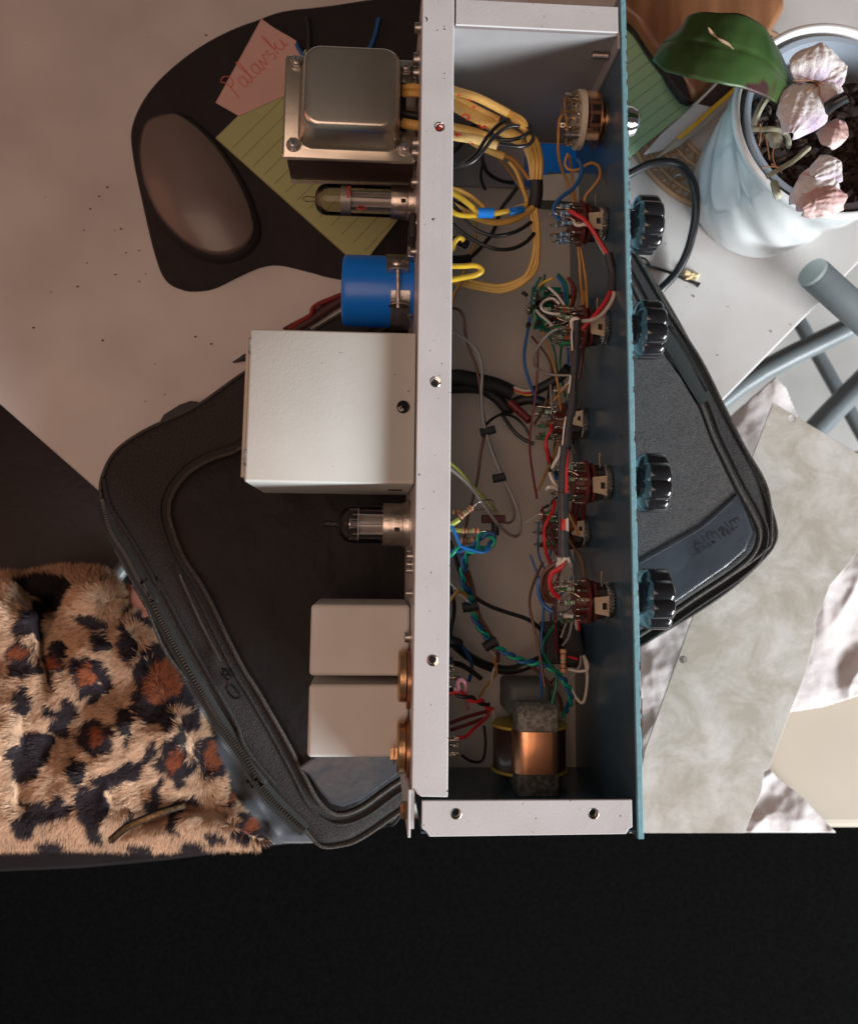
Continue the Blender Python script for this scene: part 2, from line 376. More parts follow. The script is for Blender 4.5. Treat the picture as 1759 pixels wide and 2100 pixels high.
# ================================================================== SETTING
FL = -740
g = G().box((-3500,-3500,FL-20), (3500,3500,FL)); obj('floor', g, 'floor_mat', smooth=0, kind='structure')
a = P(-900,1660,FL+4); b = P(2600,1700,FL+4)
rug = [a, b, P(2900,3300,FL+4), P(-1200,3300,FL+4)]
obj('rug', G().prism(rug, FL+1, FL+9), 'rug_mat', smooth=0, kind='structure')
TZ = -35
c0 = P(792,1526,TZ); dl = (P(52,875,TZ)-c0).normalized(); dr = (P(1700,600,TZ)-c0).normalized()
T = thing('table', 'pale laminate table whose corner lies under the black laptop bag', 'table', (c0.x, c0.y, FL))
tp = [c0, c0+dr*1150, c0+dr*1150+dl*1250, c0+dl*1250]
obj('tabletop', G().prism(tp, TZ-20, TZ), 'laminate', T, smooth=0, bevel=1.5)
for q in (c0+dr*70+dl*70, c0+dr*1080+dl*70, c0+dr*1080+dl*1180, c0+dr*70+dl*1180):
    obj('leg', G().box((q.x-22, q.y-22, FL), (q.x+22, q.y+22, TZ-21)), 'laminate_edge', T, smooth=0, bevel=3)
# crumbs on the table
g = G(); 
spots = [('H',617,1185,2.0),('H',558,1250,1.6),('H',495,1338,1.8),('H',450,1492,1.8),('H',713,1483,2.2),('H',670,1493,1.4),('H',750,1653,1.7),('H',843,1637,1.3),
 ('H',472,1725,1.6),('H',672,1808,1.8),('H',890,1803,1.6),('H',845,1858,1.6),('H',404,1892,1.7),('H',218,1932,1.3),('H',1320,100,2.2),
 ('I',90,90,2.6),('I',595,182,1.8),('I',1266,156,2.2),('I',1382,207,2.2),('I',972,353,1.9),('I',1045,575,1.6),('I',905,625,1.2),
 ('K',645,435,2.2),('K',1210,690,1.8),('K',897,512,1.0),('K',820,862,1.2),('K',1350,640,1.2),('K',750,385,.9),('F',455,1655,1.0),('F',985,1565,1.0)]
for k, u, v, r in spots:
    p = ZP(k, u, v, TZ); g.sphere(p+Vector((0,0,r*.15)), r*.45, (1,.8,.5), 6, 4, jit=.4)
for i in range(130):
    q = c0+dr*rnd.uniform(20, 600)+dl*rnd.uniform(20, 600); g.sphere((q.x, q.y, TZ+.1), rnd.uniform(.12,.42), (1,1,.5), 5, 3)
obj('crumbs', g, 'crumb_brown', kind='stuff')
g = G(); p = ZP('K',620,290,TZ)
for i in range(7): g.sphere(p+Vector((rnd.uniform(-5,5), rnd.uniform(-4,4), 1.5)), rnd.uniform(1.5,3.4), (1,.8,.7), 7, 5, jit=.5)
obj('bread_crumb', g, 'crumb_tan', label='pale cream crumb lying beside the thin black cord', cat_='crumb')

# ================================================================== DARK CHAIR (lower left) and things on it
CH = thing('dark_chair', 'dark brown leather chair seat behind the leopard coat at left', 'chair', P(300,1400,FL))
pts = [P(-420,820,-160), P(640,820,-160), P(790,1250,-160), P(800,1560,-160), P(720,1722,-160), P(-420,1722,-160)]
pts = cat([Vector((p.x,p.y,0)) for p in pts], 8, True)
obj('seat', G().rings([atz(inset(pts,6),-215), atz(pts,-205), atz(pts,-172), atz(inset(pts,5),-163), atz(inset(pts,16),-160)]), 'dark_leather', CH, smooth=60)
for q in ((100,1000),(600,1000),(100,1600),(600,1600)):
    p = P(*q,-230); obj('leg', G().cyl((p.x,p.y,FL),(p.x,p.y,-215),14), 'steel', CH)
obj('frame_tube', G().tube([ZP('J',560,420,-152), ZP('J',680,200,-150), ZP('J',780,90,-150), ZP('I',860,1900,-152)], 6, 12), 'grey_tube', CH)

# ================================================================== SEAT / FRAME on the right
TC = thing('tubular_chair', 'grey steel tube chair with a cream seat at the right of the table', 'chair', P(1650,1300,FL))
pts = [P(1180,900,-165), P(1950,930,-165), P(1950,1702,-165), P(1180,1702,-165)]
obj('seat', G().prism(pts, -190, -165), 'cream_seat', TC, smooth=0, bevel=8, seg=4)
g = G(); e0 = P(1668,560,6); e1 = P(1790,670,-18)
ax = (e1-e0).normalized(); r_ = 11.8
g.lathe(e0, ax, [(0,r_*.93),(1,r_),(95,r_),(200,r_)], 40); obj('back_post', g, 'grey_tube', TC, smooth=40)
obj('end_cap', G().lathe(e0-ax*3.2, ax, [(0,r_*.7),(.8,r_*.93),(3.2,r_*.96)], 40), 'grey_tube_cap', TC, smooth=35)
obj('leg', G().tube([P(1460,835,-330), P(1560,762,-330), P(1740,672,-330)], 11.5, 16, sub=3), 'grey_tube', TC)
obj('leg', G().tube([P(1600,960,-360), P(1700,850,-360), P(1790,760,-360)], 13, 16, sub=3), 'grey_tube', TC)
obj('brace', G().tube([P(1560,520,-420), P(1650,680,-420), P(1790,930,-420)], 8.5, 14, sub=3), 'grey_tube', TC)

def inpoly(x, y, poly):
    r = False; n = len(poly); j = n-1
    for i in range(n):
        xi, yi = poly[i]; xj, yj = poly[j]
        if (yi > y) != (yj > y) and x < (xj-xi)*(y-yi)/(yj-yi)+xi: r = not r
        j = i
    return r
# white cloth: a wrinkled sheet
def cloth(name, poly, zf, step, m_, label, cat_, thick=1.2):
    pa = np.array(poly); x0, y0 = pa.min(0); x1, y1 = pa.max(0); idx = {}; g = G()
    nx = int((x1-x0)/step)+1; ny = int((y1-y0)/step)+1
    dense = []
    for i in range(len(poly)):
        a = poly[i]; b = poly[(i+1) % len(poly)]; k = max(2, int(math.hypot(b[0]-a[0], b[1]-a[1])/step*2))
        dense += [(a[0]+(b[0]-a[0])*t/k, a[1]+(b[1]-a[1])*t/k) for t in range(k)]
    D = np.array(dense)
    ins = {}
    for j in range(ny+1):
        for i in range(nx+1):
            x = x0+i*step; y = y0+j*step
            k = inpoly(x, y, poly); dd = np.hypot(D[:,0]-x, D[:,1]-y); q = dd.argmin()
            if not k:
                if dd[q] > step*.75: continue
                x, y = D[q]; d = 0
            else: d = dd[q]
            idx[(i,j)] = len(g.v); g.v.append(tuple(P(x, y, zf(x, y, d))))
    for j in range(ny):
        for i in range(nx):
            q = [(i,j),(i,j+1),(i+1,j+1),(i+1,j)]
            if all(t in idx for t in q): g.f.append(tuple(idx[t] for t in q))
    return g
def ridge(x, y, s, seed): 
    n = noise.noise(Vector((x*s, y*s, seed))); return 1-abs(n)*2.2
def zc(x, y, d):
    z = -148+9*noise.noise(Vector((x*.008,y*.008,3)))+4.2*max(-.4,ridge(x*1.0+y*.4, y*.5, .013, 8))+.8*noise.noise(Vector((x*.05,y*.05,5)))+3*min(1, d/25)
    return z
cp = [(1420,930),(1500,850),(1590,772),(1612,795),(1645,880),(1800,1000),(1800,1415),(1690,1450),(1615,1462),(1600,1500),(1572,1570),(1590,1590),(1650,1640),(1715,1708),(1640,1708),(1500,1708),(1322,1708),(1300,1000)]
g = cloth('c', cp, zc, 3.6, '', '', '')
obj('white_cloth', g, 'cloth_white', smooth=180, solid=1.2, label='crumpled white cloth spread under the smudged metal sheet', cat_='cloth')
# metal sheet
M_ = [ZP('K',1225,1205,-88), P(1850,985,-88), P(1850,1010,-88), P(1745,1150,-88), ZP('L',1500,400,-88), ZP('L',1440,560,-88), ZP('L',1400,640,-88), ZP('L',1405,700,-88), ZP('L',1340,980,-88),
      ZP('L',1160,1440,-88), ZP('L',1090,1630,-88), ZP('L',1062,1640,-88), ZP('L',1050,1760,-88), P(1526,1709,-88), P(1290,1709,-88), P(1322,1540,-88), P(1372,1400,-88), ZP('L',600,570,-88), P(1480,1100,-88)]
def circ(c, r, n=20): return [(c.x+r*math.cos(2*math.pi*i/n), c.y+r*math.sin(2*math.pi*i/n)) for i in range(n)]
hl = [circ(ZP('K',1362,1325,-88), 2.6), circ(ZP('L',520,890,-88), 2.8)]
MS = thing('metal_sheet', 'dull smudged metal sheet with corner holes lying on the white cloth', 'metal sheet', P(1500,1300,-89.5))
obj('plate', G().prism(M_, -89.5, -88, holes=hl), 'sheet_metal', MS, smooth=0, bevel=.3, seg=1)
# ================================================================== LEOPARD COAT
cb = [(-420,190),(-100,170),(30,180),(150,150),(320,125),(520,130),(660,170),(720,250),(760,330),(760,420),(900,460),(980,600),(1060,760),(1160,950),(1250,1130),(1340,1290),(1400,1420),(1460,1560),(1500,1750),(1600,1880),(1700,1990),(1770,2090),(1700,2125),(1300,2125),(900,2140),(400,2120),(-100,2135),(-420,2120)]
SP = [ # u, v, ru, rv, angle deg, kind (0 dark, 1 ring with rust centre, 2 rust)
 (560,500,110,60,30,0),(600,650,90,60,45,0),(800,680,50,130,-12,0),(740,450,70,40,0,0),(120,500,70,150,-8,0),(30,560,30,160,0,0),(880,520,45,65,-30,0),
 (250,740,110,60,-35,0),(290,800,70,60,0,2),(60,830,95,110,20,0),(240,900,40,110,-15,0),(20,700,60,60,0,2),(460,820,60,70,10,0),(520,880,70,60,20,2),(590,860,150,55,50,0),(550,1010,90,70,10,0),(660,930,70,80,-20,0),
 (930,720,50,60,0,0),(900,980,55,210,4,0),(1030,950,90,200,-4,2),(1040,960,32,130,0,0),(960,1180,100,65,35,0),(1150,1050,55,120,-15,0),(1090,850,30,60,-20,0),
 (1100,1230,45,80,0,0),(1230,1230,50,130,10,0),(1190,1350,70,45,-40,0),(790,1180,65,60,40,0),(800,1280,55,125,-15,0),(370,1160,90,130,25,0),(320,1260,70,90,-40,0),(240,1130,50,40,0,0),
 (590,1330,155,140,30,0),(600,1320,50,80,0,2),(60,1060,70,110,0,0),(100,1480,150,190,15,0),(440,1560,70,110,-15,0),(500,1560,50,40,0,0),(170,1380,90,60,0,0),
 (820,1590,180,80,-28,0),(620,1680,60,70,0,0),(980,1430,40,90,15,0),(1080,1460,50,120,10,0),(1150,1490,60,90,0,2),(1200,1570,60,120,10,0),(1310,1500,35,120,-12,0),(1360,1500,55,110,-8,2),(1340,1420,40,60,0,0),(1420,1560,30,90,0,0),
 (1040,1720,40,100,15,0),(990,1830,50,50,0,0),(540,1850,90,180,-10,0),(130,1840,150,75,15,0),(330,1840,90,50,0,0),(60,1960,80,90,0,0),(560,2030,60,60,0,0),(790,1900,50,50,0,0),(1240,1800,100,40,-10,0),
 (1130,1950,60,70,0,0),(1430,2030,90,50,20,0),(1580,1980,60,70,30,0),(1660,2000,60,60,0,2),(1500,1800,30,60,0,2),(1720,2060,50,50,0,0),(230,2100,110,60,0,0),(860,2120,100,60,10,0),(1250,2110,90,50,0,0)]
SPn = np.array([(a,b,c,d,math.radians(e),k) for a,b,c,d,e,k in SP])
def furcol(u, v, rn=0):
    wu = u+26*noise.noise(Vector((u*.012, v*.012, 1)))*1.6+9*noise.noise(Vector((u*.05, v*.05, 4))); wv = v+26*noise.noise(Vector((u*.012, v*.012, 9)))*1.6+9*noise.noise(Vector((u*.05, v*.05, 7)))
    du = wu-SPn[:,0]; dv = wv-SPn[:,1]; c = np.cos(SPn[:,4]); s = np.sin(SPn[:,4])
    e = np.hypot((du*c+dv*s)/SPn[:,2], (-du*s+dv*c)/SPn[:,3])
    tan = (.60,.385,.25); n = noise.noise(Vector((u*.006, v*.006, 20)))
    tan = tuple(t*(1+.22*n) for t in tan)
    if rn > .88: tan = (.72,.52,.36)
    dark = SPn[:,5] == 0; rust = SPn[:,5] == 2
    er = e[rust].min()
    if er < .95: col_ = (.28,.075,.028) if noise.noise(Vector((u*.06, v*.06, 40))) < .32 else (.12,.04,.03)
    elif e[dark].min() < .97 or er < 1.35: col_ = (.028,.020,.026)
    else: col_ = tan
    if inpoly(u, v, [(-50,250),(60,290),(160,360),(250,430),(330,420),(370,330),(420,260),(330,210),(150,190)]): col_ = (.012,.008,.008)  # sleeve opening, the shade inside it put into the fur colour
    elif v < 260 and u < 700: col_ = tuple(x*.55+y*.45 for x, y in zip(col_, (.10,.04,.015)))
    return col_
cbD = []
for i in range(len(cb)):
    a = cb[i]; b = cb[(i+1) % len(cb)]
    for t in range(24): cbD.append((a[0]+(b[0]-a[0])*t/24, a[1]+(b[1]-a[1])*t/24))
cbD = np.array(cbD)
def coatz(u, v, d=None):
    if d is None: d = np.hypot(cbD[:,0]-u, cbD[:,1]-v).min()
    t = min(1, d/230); z = -150+78*math.sqrt(1-(1-t)**2)
    z += 20*noise.noise(Vector((u*.0026, v*.0026, 2)))+5*noise.noise(Vector((u*.008, v*.008, 5)))
    # creases
    def line(x0,y0,x1,y1,wd,dep):
        L2 = (x1-x0)**2+(y1-y0)**2; t_ = max(0, min(1, ((u-x0)*(x1-x0)+(v-y0)*(y1-y0))/L2)); dd = math.hypot(u-x0-t_*(x1-x0), v-y0-t_*(y1-y0)); return -dep*math.exp(-(dd/wd)**2)
    z += line(150,520,260,980,45,14)+line(620,2060,1220,1830,55,16)+line(1220,1840,1520,1900,60,10)+line(240,380,330,300,85,38)+line(80,330,240,400,80,30)+line(400,300,200,640,30,6)
    return z
CO = thing('leopard_coat', 'leopard print faux fur coat heaped on the dark chair at lower left', 'coat', P(300,1500,-158))
st = 22; idx = {}; g = G(); cc = []
for j in range(int((2260-100)/st)+1):
    for i in range(int((1820+440)/st)+1):
        u = -440+i*st; v = 100+j*st
        dd = np.hypot(cbD[:,0]-u, cbD[:,1]-v); q = dd.argmin(); d = dd[q]
        if not inpoly(u, v, cb):
            if d > st*.75: continue
            u, v = cbD[q]; d = 0
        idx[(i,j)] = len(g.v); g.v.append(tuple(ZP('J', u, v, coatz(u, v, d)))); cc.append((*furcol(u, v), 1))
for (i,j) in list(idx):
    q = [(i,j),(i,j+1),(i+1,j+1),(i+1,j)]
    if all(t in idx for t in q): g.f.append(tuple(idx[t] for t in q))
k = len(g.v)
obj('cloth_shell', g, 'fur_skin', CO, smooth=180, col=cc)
g = G(); cc = []; V = []; Fq = []
nst = 0
while nst < 105000:
    u = rnd.uniform(-150, 1790); v = rnd.uniform(125, 2150)
    if not inpoly(u, v, cb): continue
    d = np.hypot(cbD[:,0]-u, cbD[:,1]-v).min()
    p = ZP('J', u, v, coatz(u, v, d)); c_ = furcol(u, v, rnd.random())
    ang = math.radians(200)+.9*noise.noise(Vector((u*.004, v*.004, 30)))+.7*noise.noise(Vector((u*.02, v*.02, 33)))+rnd.gauss(0, .22)
    if v > 1850: ang += .6
    L_ = rnd.uniform(4.5, 8.5); dr_ = Vector((math.cos(ang), math.sin(ang), 0)); lift = rnd.uniform(.45, .9)
    if d < 240:
        q = np.hypot(cbD[:,0]-u, cbD[:,1]-v).argmin(); ow_ = Vector((cbD[q][0]-u, -(cbD[q][1]-v), 0))
        if ow_.length > 1e-3: dr_ = (dr_*(d/240)+ow_.normalized()*1.1*(1-d/240)).normalized(); p = p+Vector((0,0,.6))
    a = p+dr_*L_*.55+Vector((0,0,L_*lift*.55)); b = p+dr_*L_+Vector((0,0,L_*lift*.62)); sd = Vector((-dr_.y, dr_.x, 0))*rnd.uniform(.13,.24)
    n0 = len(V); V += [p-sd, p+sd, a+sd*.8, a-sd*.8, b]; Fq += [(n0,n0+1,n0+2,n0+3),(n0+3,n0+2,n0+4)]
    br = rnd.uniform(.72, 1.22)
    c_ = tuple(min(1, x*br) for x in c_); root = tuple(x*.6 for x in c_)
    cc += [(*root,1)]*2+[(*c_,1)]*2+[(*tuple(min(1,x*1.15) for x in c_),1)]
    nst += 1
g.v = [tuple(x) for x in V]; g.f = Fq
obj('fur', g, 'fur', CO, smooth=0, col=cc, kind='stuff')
g = G(); zl = cat([ZP('J',640,2110,-58), ZP('J',760,2010,-56), ZP('J',900,1945,-55), ZP('J',1040,1890,-56), ZP('J',1190,1845,-60)], 26)
for i, p in enumerate(zl[:-1]):
    t = (zl[i+1]-p).normalized(); n_ = Vector((-t.y, t.x, 0)); s_ = 1 if i % 2 else -1
    rot = Matrix((t, n_, Vector((0,0,1)))).transposed()
    g.box(p+Vector((-.3,-.9,-.5))+n_*s_*.6, p+Vector((.3,.9,.5))+n_*s_*.6, rot, p+n_*s_*.7)
obj('zipper', g, 'gold_zip', CO, smooth=0, kind='stuff')
g = G().tube([p+Vector((0,0,-2.6)) for p in zl], 2.6, 8, smooth=False, flat=.3); obj('zipper_tape', g, 'dark_leather', CO)
# cream button-like tab
# satin scarf between the coat and the bag
sp = [(330,1275),(380,1300),(420,1380),(470,1470),(530,1560),(600,1650),(680,1728),(560,1732),(470,1640),(430,1560),(395,1480),(350,1380)]
def zs(x, y, d): return -122+9*noise.noise(Vector((x*.016, y*.016, 4)))+4*ridge(x*.9-y*.5, x*.2+y*.2, .02, 6)-8*(1-min(1,d/18))
g = cloth('s', sp, zs, 5, '', '', ''); obj('satin_lining', g, 'satin_grey', smooth=180, solid=1, label='blue-grey satin lining crumpled between leopard coat and laptop bag', cat_='cloth')
obj('fold_of_red_cloth', cloth('s', [(262,1195),(285,1205),(330,1262),(318,1275),(268,1262),(258,1230)], lambda x,y,d: -118+3*min(1,d/8), 4, '', '', ''), 'satin_skin', smooth=180, solid=1, label='small terracotta cloth fold between coat collar and bag zipper', cat_='cloth')
# ================================================================== LAPTOP BAG
BG = thing('laptop_bag', 'black laptop bag lying under the open chassis, leather strip on its end', 'bag', P(880,1050,-34))
bo = [(203,1010),(212,962),(240,918),(300,877),(400,830),(505,757),(700,638),(950,490),(1100,412),(1190,395),(1250,430),(1312,528),(1395,665),(1480,830),(1532,925),(1570,1010),(1592,1080),(1588,1118),(1562,1153),(1500,1210),(1420,1265),(1320,1325),(1180,1425),(1000,1550),(836,1660),(745,1722),(700,1738),(655,1738),(618,1700),(540,1608),(447,1468),(342,1349),(294,1237),(252,1165),(223,1100)]
bo = cat([P(x,y,-10) for x,y in bo], 5, True)
obj('body', G().rings([atz(inset(bo,5),-34), atz(inset(bo,1),-31), atz(bo,-24), atz(bo,-14), atz(inset(bo,1.5),-9), atz(inset(bo,4),-6.5), atz(inset(bo,8),-5.2), atz(inset(bo,13),-5)]), 'bag_textile_dark', BG, smooth=60)
# rim textile seams
obj('edge_piping', G().tube([p+Vector((0,0,4)) for p in inset(bo,2.2)]+[inset(bo,2.2)[0]+Vector((0,0,4))], 1.15, 8, smooth=False), 'bag_piping', BG)
ip = [(495,918),(438,940),(396,963),(368,991),(351,1022),(347,1052),(356,1090),(376,1141),(410,1194),(433,1237),(468,1312),(499,1372),(524,1411),(552,1459),(589,1524),(623,1589),(646,1634),(671,1662),(702,1671),(742,1657),(787,1625),(829,1597),(1000,1492),(1180,1375),(1313,1302),(1424,1227),(1501,1176),(1545,1137),(1558,1096),(1545,1058),(1513,1000),(1465,902),(1437,829),(1398,764),(1366,722),(1299,587),(1250,510),(1190,455),(1130,450),(1000,520),(860,620),(700,740),(580,845)]
ipw = cat([P(x,y,-2) for x,y in ip], 5, True)
pk = G().rings([atz(inset(ipw,-1),-7), atz(ipw,-4.5), atz(inset(ipw,1.5),-2.4), atz(inset(ipw,5),-1.3), atz(inset(ipw,10),-.9)], cap0=False)
obj('front_pocket', pk, 'bag_black', BG, smooth=60)
# the pocket's textile half on the side of the knobs
tx = [P(x,y,0) for x,y in [(1255,560),(1297,600),(1366,733),(1396,775),(1432,836),(1458,905),(1503,1000),(1508,1012),(1437,1077),(1310,1149),(1200,1215),(1150,1180),(1190,620)]]
obj('textile_panel', G().prism(tx, -1.4, -.55), 'bag_textile', BG, smooth=0, label='speckled grey textile panel')
obj('pocket_piping', G().tube([p+Vector((0,0,-.6)) for p in ipw]+[ipw[0]+Vector((0,0,-.6))], 1.45, 9, smooth=False), 'bag_piping', BG)
ow = inset(ipw, -6.5)
obj('outer_piping', G().tube([Vector((p.x,p.y,-4.6)) for p in ow]+[Vector((ow[0].x,ow[0].y,-4.6))], 1.1, 7, smooth=False), 'bag_textile_dark', BG)
# leather strip along the end
ls = [P(x,y,0) for x,y in [(613,1573),(700,1515),(1000,1335),(1310,1149),(1437,1077),(1500,1022),(1512,1014),(1530,1055),(1543,1092),(1527,1128),(1490,1160),(1387,1232),(1310,1278),(1180,1358),(1000,1472),(829,1578),(780,1612),(738,1642),(703,1655),(678,1648),(655,1622),(635,1592)]]
lc = sum(ls, Vector())/len(ls)
obj('leather_strip', G().rings([atz(ls,-1.0), atz(ls,.2), atz(inset(ls,.7),.55), atz(inset(ls,2),.6)]), 'leather', BG, smooth=50)
g = G(); sl = cat([P(x,y,.6) for x,y in [(1312,1155),(1437,1083),(1500,1028)]], 26)
for i in range(0, len(sl)-1, 1):
    a, b = sl[i], sl[i+1]; g.tube([a, a+(b-a)*.62], .28, 5, smooth=False)
obj('stitching', g, 'black_matte', BG, smooth=0, kind='stuff')
mat('emboss', (.016,.019,.024), .4)
text('embossed_name', 'Alfheim', 7.0, ZP('L',600,160,.75), ZP('L',905,-32,.75), 'emboss', BG, .12, spacing=1.12)
text('embossed_year', '-Since 1984-', 4.4, ZP('L',606,202,.75), ZP('L',890,18,.75), 'emboss', BG, .12, spacing=1.15)
# zipper along the outer edge
def teeth(pts, n, w_, h_, l_):
    g = G(); d = cat(pts, n)
    for i in range(len(d)-1):
        t = (d[i+1]-d[i]).normalized(); n_ = Vector((-t.y, t.x, 0)); rot = Matrix((t, n_, Vector((0,0,1)))).transposed(); c = d[i]
        g.box(c+Vector((-l_/2,-w_/2,-h_/2)), c+Vector((l_/2,w_/2,h_/2)), rot, c)
    return g
zl = [ZP('I',590,1340,-4), ZP('I',650,1560,-4), ZP('I',760,1740,-4), ZP('I',860,1930,-4), ZP('I',960,2080,-4), ZP('J',880,220,-4), ZP('J',1010,480,-4), ZP('J',1150,740,-4), ZP('J',1320,1030,-4), ZP('J',1440,1230,-4), ZP('J',1600,1450,-4), ZP('J',1750,1690,-4), ZP('G',330,1650,-4), ZP('G',480,1830,-4), ZP('G',690,2030,-4)]
obj('zipper_tape', G().tube([p+Vector((0,0,-1.6)) for p in zl], 4.6, 10, flat=.35), 'zip_tape', BG)
ZT = obj('zipper_teeth', teeth(zl, 14, 2.4, 1.8, .75), 'zip_black', BG, smooth=0, kind='stuff')
zl2 = [p+Vector((-6.5,-3.2,-9)) for p in zl[3:]]
obj('zipper_teeth', teeth(zl2, 14, 2.0, 1.6, .75), 'zip_black', BG, smooth=0, kind='stuff')
zr = [ZP('K',470,650,.4), ZP('K',560,780,.4), ZP('K',650,930,.4), ZP('K',745,1130,.4)]
obj('zipper_tape', G().tube([ZP('K',440,720,-.3), ZP('K',530,860,-.3), ZP('K',610,1000,-.3), ZP('K',735,1200,-.3)], 5.2, 10, flat=.25), 'zip_tape', BG)
obj('zipper_teeth', teeth(zr, 14, 1.9, 1.4, .8), 'zip_black', BG, smooth=0, kind='stuff')
zb = [ZP('G',1080,2040,-12), ZP('G',1200,1970,-12), ZP('G',1330,1890,-12), ZP('G',1400,1850,-12)]
obj('zipper_teeth', teeth(zb, 9, 2.4, 2, .8), 'zip_black', BG, smooth=0, kind='stuff')
# inner pocket zipper with its pull
zi = [ZP('J',1150,170,.2), ZP('J',1250,400,.2), ZP('J',1340,590,.2), ZP('J',1450,800,.2)]
obj('zipper_teeth', teeth([p+Vector((0,0,-2.4)) for p in zi], 22, 1.4, 1.2, .6), 'zip_black', BG, smooth=0, kind='stuff')
g = G(); g.tube([ZP('J',1455,850,1.5), ZP('J',1490,860,2), ZP('J',1520,905,2), ZP('J',1500,930,2), ZP('J',1470,890,2), ZP('J',1455,850,1.5)], .9, 8)
g.tube([ZP('J',1500,930,2), ZP('J',1495,1000,1.5), ZP('J',1540,1060,1), ZP('J',1590,1055,1), ZP('J',1560,1000,1.5), ZP('J',1520,960,2)], .9, 8)
obj('zipper_pull', g, 'black_plastic', BG)
obj('zipper_slider', G().sphere(ZP('J',1480,880,.6), 3.2, (1,.7,.4)), 'zip_black', BG)
g = G(); g.tube([ZP('G',1270,1975,-14), ZP('G',1320,1985,-12), ZP('G',1370,1930,-12), ZP('G',1375,1880,-12)], 1.0, 8); obj('zipper_pull', g, 'zip_black', BG)
# strap loop at the upper left edge
hp = [P(*zp('I',u,v),0) for u,v in [(965,735),(990,690),(1110,615),(1185,588),(1245,592),(1268,625),(1235,668),(1250,700),(1200,760),(1040,785),(985,770)]]
obj('strap_loop', G().rings([atz(hp,-30), atz(hp,-18), atz(inset(hp,1.2),-16.5)]), 'black_matte', BG, smooth=50)
# seams (folds) in the rim
obj('seam', G().tube([ZP('I',600,1190,-5), ZP('I',640,1370,-4.4), ZP('I',760,1560,-4.2), ZP('I',870,1740,-4.2), ZP('I',1010,1990,-4.2), ZP('J',1000,220,-4.2), ZP('J',1200,600,-4.2), ZP('J',1400,960,-4.2), ZP('J',1560,1240,-4.2), ZP('G',260,1430,-4.2), ZP('G',480,1700,-4.2)], 1.4, 8), 'bag_textile_dark', BG)
obj('seam', G().tube([ZP('K',225,120,-5), ZP('K',330,300,-4.5), ZP('K',480,560,-4.5), ZP('K',700,900,-4.5), ZP('K',860,1220,-4.5), ZP('K',1010,1520,-4.5), ZP('K',1180,1830,-4.5), ZP('L',1110,80,-4.6), ZP('L',1060,170,-4.6), ZP('L',900,290,-4.6), ZP('L',620,460,-4.6), ZP('L',430,600,-4.6)], 1.2, 8), 'bag_piping', BG)

# ================================================================== DESK THINGS, left
mo = [(640,20),(520,48),(430,88),(355,142),(303,198),(273,262),(274,320),(292,410),(318,520),(340,575),(375,595),(405,598),(440,592),(490,568),(535,549),(575,545),(640,560),(700,574),(900,600),(1000,400),(980,20)]
mw = cat([P(x,y,TZ) for x,y in mo], 6, True)
MP = thing('mouse_pad', 'black mouse pad with a raised brownish gel wrist rest', 'mouse pad', P(450,350,TZ))
obj('mat', G().rings([atz(mw,TZ+.05), atz(mw,TZ+2.6), atz(inset(mw,.8),TZ+3.2)]), 'pad_black', MP, smooth=50)
rest = [(375,245),(345,243),(310,258),(296,290),(293,335),(303,390),(330,450),(372,498),(420,528),(465,535),(505,520),(527,490),(525,455),(505,400),(470,340),(425,283)]
rw = cat([P(x,y,TZ) for x,y in rest], 5, True)
hump = [atz(inset(rw,-3.5),TZ+3), atz(inset(rw,-1.5),TZ+7), atz(inset(rw,.2),TZ+9.5)]
obj('rest_rim', G().rings(hump), 'pad_black', MP, smooth=60)
rwz = atz(inset(rw,.3),TZ+9.6); cen = sum(rwz, Vector())/len(rwz); rr = []
for t in (1,.93,.82,.66,.45,.22,.04):
    rr.append([Vector((cen.x+(p.x-cen.x)*t, cen.y+(p.y-cen.y)*t, TZ+9.6+9.5*(1-t**2.4))) for p in rwz])
obj('gel_rest', G().rings(rr), 'gel', MP, smooth=180)
def quad_lines(name, label, cat_, pts, z, m_, l0, l1, n, ink, inset_=.02, th=2.5, margin=.0):
    q = [P(*p, z) for p in pts]; T_ = thing(name, label, cat_, q[0]-Vector((0,0,th)))
    obj('pages', G().prism(q, z-th, z), m_, T_, smooth=0, bevel=.2, seg=1)
    (a0, a1), (b0, b1) = l0, l1
    A0, A1, B0, B1 = [P(*p, z) for p in (a0, a1, b0, b1)]; g = G()
    for i in range(n):
        t = i/(n-1); p = A0.lerp(B0, t); r_ = A1.lerp(B1, t); d = (r_-p).normalized(); s_ = Vector((-d.y, d.x, 0))*.17
        g.add([p-s_+Vector((0,0,.05)), p+s_+Vector((0,0,.05)), r_+s_+Vector((0,0,.05)), r_-s_+Vector((0,0,.05))], [(0,3,2,1)])
    obj('ruled_lines', g, ink, T_, smooth=0); return T_
zz = TZ+6.5
D_ = lambda u, v: zp('D', u, v)
quad_lines('notepad', 'olive green ruled notepad sticking out beside the power transformer', 'notepad', [D_(35,775), D_(1000,1640), D_(1500,1000), D_(1100,300), D_(640,180)], zz, 'note_green',
   (D_(135,858), D_(600,400)), (D_(1030,1530), D_(1290,1260)), 13, 'line_ink')
Fz = lambda u, v: zp('F', u, v)
quad_lines('notepad', 'mint green ruled notepad between the blue panel and the wooden brush', 'notepad', [Fz(-80,1180), Fz(190,1005), Fz(700,600), Fz(300,80), Fz(60,-60), Fz(-260,300)], TZ+5, 'note_mint',
   (Fz(-60,380), Fz(240,165)), (Fz(-40,1100), Fz(640,585)), 8, 'line_ink')
q = [D_(35,540), D_(340,-20), D_(415,35), D_(570,125), D_(660,420), D_(190,628)]
z3 = TZ+7.5
NP = thing('pink_note', 'pink paper note with red handwriting beside the green notepad', 'note', P(*q[0], TZ+3.4))
